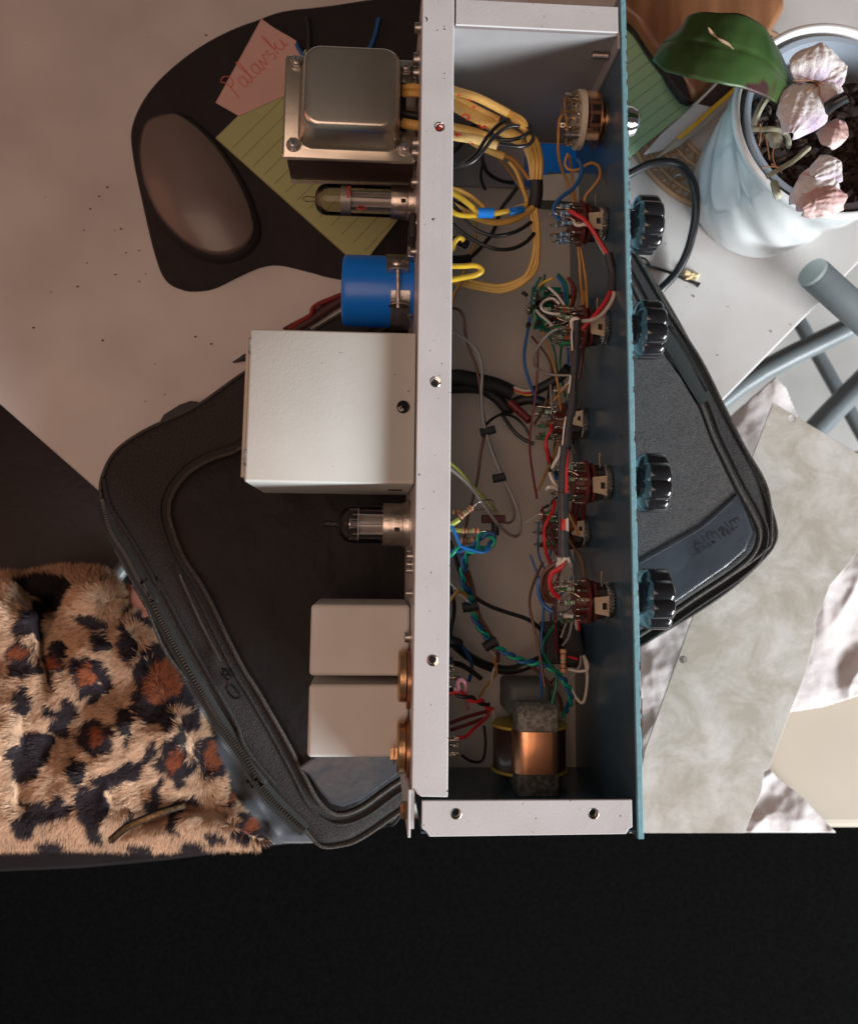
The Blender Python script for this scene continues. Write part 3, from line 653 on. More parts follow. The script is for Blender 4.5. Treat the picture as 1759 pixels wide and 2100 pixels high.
obj('paper', G().prism([P(*p, z3) for p in q], z3-.7, z3-.4), 'note_pink', NP, smooth=0)
# cursive word, drawn stroke by stroke along a slanting baseline
HW = [[(0,-.3),(.25,.6),(.35,1.5),(.1,1.9),(.6,2.1),(1.1,1.7),(.9,1.1),(.35,.9)],
 [(2.1,.9),(1.6,1),(1.35,.5),(1.6,0),(2.0,.3),(2.15,.95),(2.1,.2),(2.4,0),(2.8,.9),(3.0,2.0),(2.75,2.1),(2.7,1),(2.8,.1),(3.2,.1)],
 [(4.1,.9),(3.6,1),(3.35,.5),(3.6,0),(4.0,.3),(4.15,.95),(4.1,.2),(4.4,0),(4.7,.9),(4.95,.1),(5.4,.95),(5.6,.8)],
 [(6.3,.9),(5.95,.95),(5.9,.6),(6.3,.4),(6.25,0),(5.85,.05)],
 [(6.7,0),(6.9,1.1),(7.1,2.1),(6.9,2.0),(6.85,.6),(7.4,1.0),(7.1,.55),(7.5,0),(7.9,.4),(8.0,.9),(8.0,.1),(8.3,.1)], [(8.1,1.4),(8.16,1.5)]]
g = G(); b0 = ZP('D',178,500,z3-.35); b1 = ZP('D',535,140,z3-.35); ex = (b1-b0)/8.6; ey = Vector((0,0,1)).cross(ex)*1.25
for s_ in HW: g.tube([b0+ex*x+ey*y for x, y in s_], .36, 5, flat=.15)
obj('handwriting', g, 'pink_ink', NP, smooth=0)
g = G().tube([ZP('E',560,130,TZ+5), ZP('E',640,85,TZ+5), ZP('E',760,20,TZ+5), ZP('D',860,1860,TZ+5), ZP('D',1100,1740,TZ+5)], 4.2, 10, flat=.6)
cb_ = obj('dark_cable', g, 'cable_dark', label='dark maroon flat cable running from under the white box', cat_='cable')
g = G().tube([ZP('E',585,100,TZ+7), ZP('E',660,48,TZ+7.5), ZP('E',745,0,TZ+7.5), ZP('D',700,1895,TZ+7.5), ZP('D',860,1825,TZ+7.5), ZP('D',1050,1740,TZ+7)], 1.7, 8)
obj('red_wire', g, 'cable_red', label='red wire lying on the maroon cable above the white box', cat_='wire')
g = G(); a = ZP('E',165,350,TZ+3); b = ZP('E',420,250,TZ+4); d = (b-a).normalized()
g.lathe(a, b-a, [(0,.4),(6,1.6),(9,2.6),(60,2.8)], 14); obj('pen', g, 'black_matte', label='tip of a dark pen poking out left of the white box', cat_='pen')
obj('teal_cable', G().tube([ZP('D',575,150,TZ+8), ZP('D',600,200,TZ+8), ZP('D',700,330,TZ+7), ZP('D',900,300,TZ+7), ZP('D',1040,200,TZ+7), ZP('D',1090,110,TZ+7), ZP('D',1120,-20,TZ+6)], 1.5, 8), 'w_blue', label='thin dark teal cable lying on the mouse pad behind the transformer', cat_='cable')
obj('grey_cable', G().tube([ZP('D',640,-30,TZ+6), ZP('D',655,90,TZ+6), ZP('D',650,260,TZ+6)], 1.8, 8), 'heat_shrink', label='thin dark grey cable on the mouse pad at the upper edge', cat_='cable')

# ================================================================== DESK THINGS, right
wb = [(1262,10),(1300,60),(1330,106),(1358,142),(1390,180),(1421,210),(1480,160),(1530,122),(1575,70),(1590,0),(1400,-40)]
ww = cat([P(x,y,TZ+16) for x,y in wb], 5, True)
WB = thing('wooden_brush', 'brown wooden brush back with black underside above the mint notepad', 'brush', P(1420,110,TZ))
obj('bristle_block', G().rings([atz(inset(ww,3),TZ+5.2), atz(inset(ww,1),TZ+9), atz(inset(ww,0),TZ+14)]), 'black_matte', WB, smooth=50)
obj('wooden_back', G().rings([atz(inset(ww,1.5),TZ+14.2), atz(inset(ww,-.5),TZ+18), atz(inset(ww,.5),TZ+22), atz(inset(ww,2.5),TZ+25), atz(inset(ww,5),TZ+26)]), 'wood', WB, smooth=60)
lb = [Fz(430,355), Fz(520,360), Fz(590,400), Fz(610,470), Fz(640,600), Fz(580,590), Fz(470,440)]
obj('dark_pad', G().prism([P(*p, TZ+24) for p in lb], TZ+17, TZ+25.5), 'black_matte', WB, smooth=0, bevel=2)
lm = P(1490,238,TZ); g = G(); R0 = 79
for r_ in (R0, 70, 60, 50, 40): g.tube([lm+Vector((r_*math.cos(t*math.pi/36), r_*math.sin(t*math.pi/36), 2)) for t in range(73)], 1.7 if r_ != R0 else 2.4, 6, smooth=False)
for ri, (ra, rb, n_) in enumerate(((70,79,44),(60,70,44),(50,60,36),(40,50,30))):
    for i in range(n_):
        a0 = 2*math.pi*i/n_; a1 = a0+2*math.pi/n_*(.5)
        for a, b in ((a0,a1),(a0,a0-2*math.pi/n_*.5)): g.tube([lm+Vector((ra*math.cos(a), ra*math.sin(a), 2)), lm+Vector((rb*math.cos(b), rb*math.sin(b), 2))], 1.15, 5, smooth=False)
obj('lattice_coaster', g, 'lattice', label='round tan lattice trivet under the white flower pot', cat_='trivet')
# leaflet
LF = thing('leaflet', 'folded glossy leaflet with a yellow stripe leaning by the flower pot', 'leaflet', ZP('F',500,900,-28))
def slab(pts, z0, z1, th, m_, nm, par):
    n = len(pts); zs_ = [z0+(z1-z0)*i for i in [0]*0]
    top = [ZP('F', u, v, z) for u, v, z in pts]; g = G(); g.rings([[p-Vector((0,0,th)) for p in top], top]); return obj(nm, g, m_, par, smooth=0)
slab([(290,990,-24),(420,840,-18),(680,610,-10),(795,633,-14),(600,822,-22),(430,962,-26)], 0, 0, .5, 'paper_white', 'page', LF)
slab([(678,609,-9.6),(890,393,-4),(1045,425,-8),(793,634,-13.6)], 0, 0, .5, 'print_dark', 'dark_print', LF)
slab([(640,628,-10),(680,600,-9),(895,392,-3.6),(905,400,-3.6),(695,612,-9)], 0, 0, .5, 'paper_white', 'page', LF)
slab([(375,1022,-26),(540,872,-18),(800,668,-12),(1010,462,-6),(1010,520,-12),(800,720,-18),(560,925,-25)], 0, 0, .6, 'paper_cream', 'page', LF)
slab([(535,866,-17.4),(700,722,-13),(900,545,-8),(1005,450,-5),(990,505,-7),(800,672,-12),(625,828,-16),(560,880,-18)], 0, 0, .3, 'print_yellow', 'yellow_stripe', LF)
# pot
pb = P(1537,400,TZ); pr = P(1738,245,84); pc0 = Vector((284,275,TZ+.1)); hp_ = 119
FP = thing('flower_pot', 'white glazed pot with swirling ribs standing on the lattice trivet', 'flower pot', pc0)
def prf(t): 
    u = t/hp_; return 51+1.2*math.sin(min(1,u*3.2)*math.pi*.5)+12.0*u**1.5
def ripple(t, r, a):
    u = t/hp_; k = math.sin(max(0,min(1,(u-.03)/.9))*math.pi)**.5 if .03 < u < .93 else 0
    return r+1.35*k*math.sin(6*(a+1.9*u)+0)+.5*k*math.sin(12*(a+1.9*u)+1)
prof = [(0,46),(1.2,50)]+[(t, prf(t)) for t in np.linspace(4, 112, 40)]+[(113.5,64.0),(116.5,65.6),(119,65.2),(120.6,63.6),(120.4,61.8),(118,60.9),(100,58),(85,55)]
obj('pot_wall', G().lathe(pc0, (0,0,1), prof, 144, ripple), 'pot_white', FP, smooth=60)
IP = thing('nursery_pot', 'grey plastic inner pot of bark inside the white flower pot', 'plant pot', pc0+Vector((0,0,84)))
ic = pc0+Vector((1.5,0,0))
obj('liner', G().lathe(ic, (0,0,1), [(86,50),(112,57.6),(116.2,58.2),(117.2,57.2),(116.4,54.4),(112,53.6),(90,49.5),(89,1)], 80), 'pot_grey', IP, smooth=50)
g = G(); g2 = G()
for i in range(620):
    a = rnd.uniform(0, 6.283); r_ = 48*math.sqrt(rnd.random()); c = ic+Vector((r_*math.cos(a), r_*math.sin(a), 93+rnd.uniform(-3,7)))
    rot = Matrix.Rotation(rnd.uniform(0,6.3), 3, Vector((rnd.random(), rnd.random(), rnd.random()+.01)).normalized())
    (g2 if rnd.random() < .14 else g).sphere(c, rnd.uniform(2,5.6), (1,.6,.4), 7, 5, rot, .5)
obj('bark_chips', g, 'bark', IP, smooth=30, kind='stuff'); obj('light_bark_chips', g2, 'bark_light', IP, smooth=30, kind='stuff')
g = G(); g.tube([ic+Vector((0,0,88)), ic+Vector((0,0,100))], 2)
# orchid
OR = thing('orchid', 'orchid with one broad green leaf and wilted pale petals in the pot', 'orchid', ic+Vector((0,0,92)))
def FZ(u, v, z): return ZP('F', u, v, z)
lc_ = cat([FZ(1400,560,104), FZ(1290,420,120), FZ(1130,280,134), FZ(950,190,140), FZ(740,150,138), FZ(560,150,132), FZ(437,172,122)], 8)
n_l = len(lc_)-1
# measured half-widths along the leaf, on either side, in mm
def leafpt(s_, t):
    x = t*n_l; i = min(int(x), n_l-1); p = lc_[i].lerp(lc_[i+1], x-i); tg = (lc_[min(i+1,n_l)]-lc_[max(i-1,0)]); sd = Vector((-tg.y, tg.x, 0)).normalized()
    wd = np.interp(t, [0,.12,.3,.5,.7,.85,.94,1], [10,14,20,22,21,18,12,2])
    o = (s_-.5)*2
    off = np.interp(t, [0,.3,.6,1], [0,-2,2,0])
    return p+sd*(o*wd+off)+Vector((0,0,-3.5*o*o+1.5*abs(o)-.7*math.exp(-(o/.05)**2)+.7*math.sin(t*9+o*2)+.5*noise.noise(Vector((t*14,o*3,2)))))
obj('leaf', G().grid(leafpt, 24, 50), 'leaf_green', OR, smooth=180, solid=1.2, label='broad dark green leaf with a dry scar')
obj('leaf_scar', G().tube([FZ(770,45,144), FZ(800,90,142), FZ(850,130,143), FZ(920,170,141), FZ(955,215,139), FZ(965,300,136)], .65, 6, rf=lambda t: .5+.9*abs(math.sin(t*9.1))), 'scar', OR)
def petal(nm, b, t, wd, m_, seed, curl=4, par=None, amp=1.1):
    b = Vector(b); t = Vector(t); d = t-b; L_ = d.length; d.normalize(); sd = Vector((-d.y, d.x, 0)).normalized()
    def fn(s_, v):
        o = (s_-.5)*2; w_ = wd*math.sin(math.pi*min(1, (.04+v*.93))**.8)**.65
        w_ *= 1+.1*noise.noise(Vector((v*5, seed, o)))
        p = b+d*(v*L_)+sd*(o*w_)
        return p+Vector((noise.noise(p*.16+Vector((seed,0,0)))*1.2, 0, curl*(math.sin(v*3.1)*.6-o*o*.8)+amp*noise.noise(p*.10+Vector((0,seed,0)))+amp*.45*noise.noise(p*.35)+1.1*abs(o)**2.5*math.sin(v*13+seed+o)+.22*math.sin(o*16+seed)))
    return obj(nm, G().grid(fn, 30, 30), m_, par or OR, smooth=180, solid=.25)
f1 = FZ(1580,455,118)
FLO = G(); 
petal('petal', FZ(1560,470,116), FZ(1395,830,120), 15.5, 'petal', 3, 7)
petal('petal', FZ(1570,440,120), FZ(1615,160,126), 16.5, 'petal', 9, 7)
petal('petal', FZ(1600,440,119), FZ(1800,330,122), 9, 'petal', 14, 4)
petal('petal', FZ(1590,470,119), FZ(1790,560,118), 7.5, 'petal', 21, 4)
petal('petal', FZ(1560,500,118), FZ(1610,745,112), 6.5, 'petal', 27, 4)
petal('petal', FZ(1640,480,118), FZ(1760,500,115), 8, 'petal_dry', 31, 4)
g = G()
for i in range(8):
    a = 2*math.pi*i/8; g.tube([f1, f1+Vector((6*math.cos(a), 6*math.sin(a), 2)), f1+Vector((15*math.cos(a), 15*math.sin(a), 1))], .5, 5, rf=lambda t: 1.2-t*.8)
obj('flower_column', g, 'dry_root', OR)
petal('petal', FZ(1700,1130,108), FZ(1440,1240,104), 9, 'petal_dry', 41, 5)
petal('petal', FZ(1720,1150,110), FZ(1420,1370,103), 13, 'petal', 44, 5)
petal('petal', FZ(1740,1240,108), FZ(1470,1400,106), 12, 'petal_dry', 48, 6)
petal('petal', FZ(1760,1050,108), FZ(1560,1160,110), 10, 'petal', 52, 5)
petal('petal', FZ(1800,1300,106), FZ(1560,1330,112), 9, 'petal_dry', 55, 6)
petal('petal', FZ(1800,860,108), FZ(1600,790,104), 10, 'petal_dry', 58, 5)
obj('flower_stem', G().tube([FZ(1800,560,125), FZ(1690,620,120), FZ(1620,690,112), FZ(1580,720,102)], 3.6, 10), 'rubber_cable', OR)
obj('root', G().tube([FZ(1100,800,96), FZ(1180,805,98), FZ(1240,800,101), FZ(1310,815,101), FZ(1360,860,98), FZ(1370,930,90)], 1.7, 8), 'root', OR)
obj('root', G().tube([FZ(1230,830,96), FZ(1270,880,98), FZ(1260,920,94)], 3.6, 8, rf=lambda t: .7+.5*math.sin(t*3)), 'root', OR)
obj('root', G().tube([FZ(1110,780,96), FZ(1140,680,98), FZ(1190,590,98), FZ(1240,530,97)], 2.1, 8), 'root', OR)
obj('root', G().tube([FZ(1200,1160,94), FZ(1280,1110,97), FZ(1400,1040,96), FZ(1520,940,92)], 1.5, 8), 'root', OR)
obj('root', G().tube([FZ(1260,1200,94), FZ(1275,1260,96), FZ(1290,1300,88)], 2.4, 8), 'root', OR)
g = G()
for q_ in ([(1155,760),(1160,840),(1148,925)], [(1195,840),(1210,920),(1225,1025)], [(1255,940),(1250,1010),(1268,1070)], [(1170,1090),(1240,1080),(1310,1090)], [(1240,1060),(1290,1090),(1320,1130)]):
    g.tube([FZ(u,v,101) for u,v in q_], .45, 5)
obj('dry_root', g, 'dry_root', OR)
# cables on the right
obj('black_cable', G().tube([ZP('F',120,1170,-6), ZP('F',200,1128,-4), ZP('F',330,1065,0), ZP('F',450,1045,2), ZP('F',560,1070,0), ZP('F',640,1160,-6), ZP('F',675,1300,-12), ZP('F',672,1480,-18), ZP('F',620,1700,-24), ZP('F',540,1860,-29), ZP('K',420,370,-31), ZP('K',330,450,-33)], 3.1, 12), 'rubber_cable', label='thick black cable looping out from behind the blue front panel', cat_='cable')
obj('thin_cord', G().tube([ZP('K',240,180,TZ+2), ZP('K',300,207,TZ+2), ZP('K',400,235,TZ+2), ZP('K',520,280,TZ+2), ZP('K',600,318,TZ+2), ZP('K',655,335,TZ+2.4), ZP('K',685,352,TZ+2.4)], 1.15, 7, rf=lambda t: 1+1.0*max(0, t-.82)/.18), 'rubber_cable', label='thin black twisted cord on the table below the first knob', cat_='cord')
obj('wire_scrap', G().tube([ZP('K',262,150,TZ+2), ZP('K',300,165,TZ+4), ZP('K',330,210,TZ+3), ZP('K',350,225,TZ+2)], .8, 6), 'w_black', label='short black wire scrap crossing the start of the thin cord', cat_='wire')
obj('silver_pin', G().tube([ZP('F',490,1185,-30), ZP('F',520,1155,-28), ZP('F',565,1135,-27)], .5, 6), 'chrome', label='small bright metal pin between the lattice trivet and the cable', cat_='pin')
# ================================================================== THE OPEN CHASSIS
XL, XP0, XP1, Y0, Y1, ZT_ = 21.4, 133.5, 136.6, -133.0, 318.0, 136.0
EQ = thing('instrument_chassis', 'open valve instrument chassis with blue front panel, standing on its side on the bag', 'chassis', (80, 90, -.4))
YE = 293.0; YB = -132.0
obj('chassis_plate', G().box((XL, Y0+1, 0), (XL+1.5, Y1, 134.2)), 'white_paint', EQ, smooth=0)
obj('bottom_wall', G().box((XL+1.6, YB-1.5, -.4), (XP0-.1, YE+1, 1.1)), 'inner_plate', EQ, smooth=0)
# rail with its three screw holes
rh = [circ(ZP('A',303,706,ZT_), 2.25), circ(ZP('B',275,656,ZT_), 2.25), circ(ZP('C',257,763,ZT_), 2.3)]
pts = [(XL-.1, Y1), (XL-.1, -112.2), (XL+.9,-112.6), (XL+2.6,-115.2), (XL+5,-116.6), (39.2,-116.9), (39.2, Y1)]
obj('rail', G().prism(pts, 134.4, ZT_, holes=rh), 'white_paint', EQ, smooth=0, bevel=.55, seg=3)
obj('rail_lip', G().box((37.9,-116.6,127.5), (39.1,Y1,134.3)), 'white_paint', EQ, smooth=0)
for q in rh:
    c = Vector((sum(p[0] for p in q)/20, sum(p[1] for p in q)/20, 0)); g = G()
    g.lathe((c.x,c.y,133.0), (0,0,1), [(0,1.9),(0,2.2),(3.02,2.32),(3.12,2.75),(3.0,2.9)], 24, caps=False); obj('hole_rim', g, 'chrome', EQ)
p = ZP('A',300,712,131); obj('red_screw_head', G().sphere((p.x,p.y,131.5), 1.9, (1,1,.4)), 'red_ink', EQ)
# end bracket
bh = [circ(ZP('C',413,1791,ZT_), 2.3), circ(ZP('C',1333,1790,ZT_), 2.3)]
ep = [(26.4,-118.3),(130.9,-118.3),(130.9,-131.4),(129.2,-132.2),(127.6,-134.6),(30.2,-135.2),(28.6,-132.8),(26.4,-131.2)]
EB = obj('end_bracket', G().prism(ep, 134.4, ZT_, holes=bh), 'white_paint', EQ, smooth=0, bevel=.45, seg=3)
for q in bh:
    c = Vector((sum(p[0] for p in q)/20, sum(p[1] for p in q)/20, 0)); g = G()
    g.lathe((c.x,c.y,133.0), (0,0,1), [(0,1.9),(0,2.1),(3.02,2.3),(3.1,2.6),(3.0,2.75)], 24, caps=False); obj('hole_rim', g, 'steel', EQ)
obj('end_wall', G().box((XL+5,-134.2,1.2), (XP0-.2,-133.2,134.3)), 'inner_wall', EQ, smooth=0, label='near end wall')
bpy.data.objects['end_wall'].data.materials[0] = MATS['blue_shaded']  # dark blue paints in this wall's shade and the panel's reflection
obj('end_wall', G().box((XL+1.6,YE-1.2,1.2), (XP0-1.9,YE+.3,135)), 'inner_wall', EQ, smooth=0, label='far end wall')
obj('end_flange', G().box((40,YE+.4,134.4), (XP0-1.5,YE+16,ZT_)), 'white_paint', EQ, smooth=0, bevel=.4)
obj('corner_flange', G().box((XP0-1.9,YE-9,1.2), (XP0-.2,YE+.8,135.3)), 'inner_wall', EQ, smooth=0, bevel=.3)
g = G(); p = ZP('A',1368,112,118)
for i in range(11): g.lathe((p.x-4+i*.85, YE-3.2, 118), (1,0,0), [(0,1.9),(.4,2.25),(.8,1.9)], 12)
obj('threaded_stud', g, 'steel', EQ, smooth=30)
obj('side_strip', G().box((XL-1.7,-136,20), (XL-.2,-113.4,134.6)), 'white_paint', EQ, smooth=0, bevel=.4)
obj('strip_screw', G().lathe((XL-1.8,-126,124), (-1,0,0), [(0,4.4),(2,4.4),(3.2,3.4)], 6), 'brass', EQ, smooth=0)
obj('shelf_step', G().box((45,YE-36,1.2), (XP0-1,YE-1.4,4)), 'inner_wall', EQ, smooth=0, bevel=.5)
# front panel, edge chipped down to rust
def edge_panel():
    g = G(); n = 420; rs = []
    ys = np.linspace(Y0-4, Y1, n+1)
    for y in ys:
        ch = max(0, noise.noise(Vector((0, y*.16, 3)))-.12)*1.1+max(0, noise.noise(Vector((4, y*.7, 3)))-.3)*.9
        c2 = max(0, noise.noise(Vector((7, y*.23, 1)))-.42)*1.3
        rs.append([Vector(p) for p in ((XP0+c2*.4,y,0),(XP0+c2*.4,y,134.9),(XP0+.35+c2,y,136),(XP1-.35-ch,y,136),(XP1-ch*.5,y,135.4-ch),(XP1,y,0))])
    g.rings(rs[::-1]); return g
FPN = obj('front_panel', edge_panel(), 'blue_paint', EQ, smooth=30, label='sky blue painted front panel with a chipped edge')
obj('panel_inner_face', G().box((XP0-.16,Y0-3.9,1.5), (XP0-.02,Y1,134.6)), 'blue_shaded', EQ, smooth=0)  # same paint as the panel, its shaded side darkened by colour
g = G()
for i in range(70):
    y = rnd.uniform(Y0, 300) if i > 34 else rnd.uniform(120, 300)
    pts = []; 
    for k in range(9):
        a = 2*math.pi*k/9; pts.append(Vector((rnd.uniform(.12,.42)*math.cos(a), rnd.uniform(.4,2.2)*math.sin(a), 0)))
    c = Vector((XP1-.12-rnd.uniform(0,.25), y, 135.62)); g.rings([[c+q for q in pts],[c+q*.8+Vector((0,0,.43)) for q in pts]])
obj('rust_chips', g, 'rust', EQ, smooth=0, kind='stuff')
# knobs
ky = [P(1370,q,95).y for q in (463,678,991,1228)]
def flute(t, r, a):
    if r < 12.5: return r
    return r*(1-.125*(1-abs(math.sin(4*a))**.8)*min(1, (r-12.5)/3))
K0 = G().lathe((XP1+.1, ky[0], 95), (1,0,0), [(0,9.2),(12.0,9.2),(12.3,10.2),(12.5,12.4),(13.8,15.6),(15.4,17.2),(16,17.5),(25.4,17.5),(26.8,17.1),(27.8,16.0),(28.2,13),(28.4,5)], 96, flute)
kn = obj('knob', K0, 'black_plastic', EQ, smooth=35)
cl_ = obj('knob_collar', G().lathe((XP1+.05, ky[0], 95), (1,0,0), [(0,9.9),(2,9.9),(2.3,9.4),(9.5,9.4)], 48), 'black_plastic', kn)
for y in ky[1:]: tree_dup(kn, (0, y-ky[0], 0))
# chrome lamp dome
yl = P(1300,252,92).y
obj('chrome_knob', G().lathe((XP1+.05, yl, 93), (1,0,0), [(0,10.4),(3,10.6),(3.6,11.3),(7,11.3),(8,10.7),(13,9.8),(16.5,8.2),(18.6,5.6),(19.4,2.5)], 48, lambda t,r,a: r*(1+.05*math.cos(2*a)*(t>4))), 'chrome', EQ, smooth=25)
obj('chrome_bezel', G().lathe((XP1+.02, yl, 93), (1,0,0), [(0,12.4),(1.6,12.2),(2.2,11.2)], 40), 'steel', EQ)

# ---- small builders
def resistor(c, d, L_, r, m_, bands, par, name='resistor', lead=4.0):
    c = Vector(c); d = Vector(d).normalized(); a = c-d*L_/2
    prof = [(0,r*.45),(.25,r*.9),(L_*.10,r*1.08),(L_*.22,r*1.0),(L_*.27,r*.86),(L_*.73,r*.86),(L_*.78,r*1.0),(L_*.90,r*1.08),(L_-.25,r*.9),(L_,r*.45)]
    o = obj(name, G().lathe(a, d, prof, 14), m_, par)
    for t, bm_ in bands:
        obj('band', G().lathe(a+d*(L_*t-.35), d, [(0,r*(.95 if .25<t<.75 else 1.1)),(.7,r*(.95 if .25<t<.75 else 1.1))], 14), bm_, o) if par is EQ else None
    return o
def ringlug(g, c, d, u, s_):
    # small flat terminal lug with an eye
    c = Vector(c); d = Vector(d).normalized(); u = Vector(u).normalized(); w_ = d.cross(u)
    rot = Matrix((d, u, w_)).transposed()
    g.box(c+Vector((0,-.55*s_,-.13)), c+Vector((2.6*s_,.55*s_,.13)), rot, c)
    g.box(c+Vector((2.6*s_,-.95*s_,-.16)), c+Vector((3.1*s_,.95*s_,.16)), rot, c); g.box(c+Vector((4.2*s_,-.95*s_,-.16)), c+Vector((4.7*s_,.95*s_,.16)), rot, c)
    g.box(c+Vector((3.0*s_,-.95*s_,-.15)), c+Vector((4.3*s_,-.5*s_,.15)), rot, c); g.box(c+Vector((3.0*s_,.5*s_,-.15)), c+Vector((4.3*s_,.95*s_,.15)), rot, c)
def switch(yc, zc, style, seed, nr=9):
    rr = random.Random(seed); X0 = 117.6
    g = G()
    def rf(t, r, a): return r*(1+.035*math.cos(6*a))
    g.lathe((X0,yc,zc), (1,0,0), [(0,12.4),(0,13.0),(1.6,13.0),(1.6,12.4)], 48, rf); g.lathe((X0+3.9,yc,zc), (1,0,0), [(0,11.6),(1.5,11.6)], 40, rf)
    g.lathe((X0-5.5,yc,zc), (1,0,0), [(0,7.6),(5.4,8.2)], 24)
    SW = obj('rotary_switch', g, 'phenolic', EQ, smooth=35)
    # cream index bracket with square window
    t_ = G(); w0, w1 = yc-7.2, yc+2.6
    if style == 'low': w0, w1 = yc-3, yc+6
    zt = zc+11.2
    t_.prism([(X0+3.4,w0+1.0),(X0+11,w0-.6),(X0+11.3,w1+.6),(X0+3.1,w1-.4)], zt, zt+.8, holes=[[(X0+7.6,yc-4.2),(X0+10.4,yc-4.2),(X0+10.4,yc-.6),(X0+7.6,yc-.6)] if style != 'low' else [(X0+8,yc+.2),(X0+10,yc+.2),(X0+10,yc+3),(X0+8,yc+3)]])
    t_.box((X0+10.4,w0-.5,zc-8), (X0+11.3,w1+.5,zt-.05))
    obj('index_bracket', t_, 'cream_tab', SW, smooth=0)
    obj('shaft', G().cyl((X0+1.7,yc,zc), (XP0-.2,yc,zc), 3.1, n=20), 'steel', SW)
    h = G()
    h.lathe((X0+5.6,yc,zc), (1,0,0), [(0,9.8),(4.6,9.8)], 30, lambda t,r,a: r*(1+.07*math.cos(10*a)))
    obj('detent_drum', h, 'black_matte', SW, smooth=20)
    # shakeproof washer / braid that catches light
    b = G()
    for k in range(30):
        a = 2*math.pi*k/30
        c = Vector((X0+12.3, yc+9.3*math.cos(a), zc+9.3*math.sin(a))); tg = Vector((1.4, -math.sin(a)*1.7, math.cos(a)*1.7)).normalized()
        b.sphere(c, 1.0, (1,1,1), 6, 5); 
        b.tube([c-tg*1.7, c+Vector((.3,0,0)), c+tg*1.7], .62, 5, sub=2)
        c2 = c+Vector((1.9, .5, 0)); tg2 = Vector((1.4, math.sin(a)*1.7, -math.cos(a)*1.7)).normalized(); b.tube([c2-tg2*1.5, c2+tg2*1.5], .55, 5, smooth=False)
    obj('lock_washer', b, 'steel', SW, smooth=40)
    # lugs
    lg = G(); nl = 14
    for k in range(nl):
        a = 2*math.pi*(k+.3)/nl; ca, sa = math.cos(a), math.sin(a); r_ = 11.2
        c = Vector((X0-.1, yc+r_*ca, zc+r_*sa)); lg.box(c+Vector((-4.8,-.75,-.18)), c+Vector((1.9,.75,.18)), Matrix.Rotation(a+math.pi/2, 3, 'X'), c)
        lg.sphere(c+Vector((-4.8+rr.uniform(-.5,.5), rr.uniform(-.3,.3), 0)), rr.uniform(.75,1.15), (1.5,.8,.9), 7, 5, jit=.3)
    obj('solder_lugs', lg, 'solder', SW, smooth=40)
    ld = G(); lead = G()
    for k in range(nr):
        a = math.radians(12)+math.radians(336)*(k/nr)+rr.uniform(-.07,.07); ca, sa = math.cos(a), math.sin(a); r_ = rr.uniform(9.6,11.4)
        c = Vector((X0-9.6+rr.uniform(-.8,.8), yc+r_*ca, zc+r_*sa)); d = Vector((1, rr.uniform(-.08,.08), rr.uniform(-.08,.08)))
        mm = style if style in ('res_blue','res_green') else ('res_green' if k % 3 == 1 else 'res_white')
        if style == 'low': mm = 'res_green'
        if style != 'solder' or k % 3:
            o = resistor(c, d, 5.6, 1.22, mm, [], SW)
            bb = G()
            for t in (.22,.38,.52,.78): bb.lathe(c-d.normalized()*2.8+d.normalized()*(5.6*t-.25), d, [(0,1.32 if t in (.22,.78) else 1.16),(.5,1.32 if t in (.22,.78) else 1.16)], 12)
            bo_ = obj('resistor_bands', bb, rr.choice(['band_brown','band_white','band_green','band_red']) if mm != 'res_blue' else 'w_blue', SW, smooth=30)
        a2 = a+.42; e = Vector((X0-4.6, yc+11.2*math.cos(a2), zc+11.2*math.sin(a2)))
        lead.tube([c-d*2.7, c-d*(4.6+rr.random()*2), c-d*6.4+(e-c)*.12, c-d*5.2+(e-c)*.35, (c+e)/2+Vector((-1.2,0,0)), e], .3, 5, sub=5)
        lead.tube([c+d*2.7, Vector((X0-4.6, yc+11.2*ca, zc+11.2*sa))], .3, 5, smooth=False)
    obj('wire_leads', lead, 'solder', SW)
    # copper whisker over the drum
    obj('wire_whisker', G().tube([(X0+8.5, yc+8, zc+8), (X0+8.7, yc+13, zc+6), (X0+9.1, yc+16.5, zc+6)], .4, 5), 'brass', SW)
    return SW
sy = [P(1200,q,95).y for q in (459,672,990,1232)]
switch(sy[0], 95, 'res_blue', 1, 10); switch(sy[1], 95, 'res_green', 2, 11); switch(sy[2], 95, 'solder', 3, 9); switch(sy[3], 95, 'mixed', 4, 8)
for q, s_ in ((868, 5), (1090, 6), (640, 8)):
    switch(P(1140,q,40).y, 40, 'low', s_, 8)
# ceramic wafer switch at the top
yc = P(1200,246,95).y; zc = 95
CS = obj('ceramic_wafer', G().lathe((117,yc,zc), (1,0,0), [(0,17),(.0,17.6),(3.2,17.6),(3.2,17)], 56), 'ceramic', EQ, smooth=35)
obj('copper_plate', G().lathe((128.2,yc,zc), (1,0,0), [(0,16.4),(1.1,16.4)], 48), 'copper_dull', CS)
obj('wiper_ring', G().lathe((123,yc,zc), (1,0,0), [(0,11),(.8,11)], 40), 'copper_dull', CS)
obj('shaft_bushing', G().lathe((129.4,yc,zc), (1,0,0), [(0,8.5),(1.6,8.5),(1.7,6),(3.0,6),(3.1,10.5),(3.9,10.5)], 32), 'brass', CS)
for dy in (-14.0, 14.0): obj('spacer', G().cyl((120.3,yc+dy*.92,zc+6), (128.1,yc+dy*.92,zc+6), 2.7), 'beige_spacer', CS)
for dy in (-14.0, 14.0): obj('screw_post', G().cyl((108.5,yc+dy*.92,zc+6), (116.9,yc+dy*.92,zc+6), 2.0), 'steel', CS)
g = G(); g2 = G()
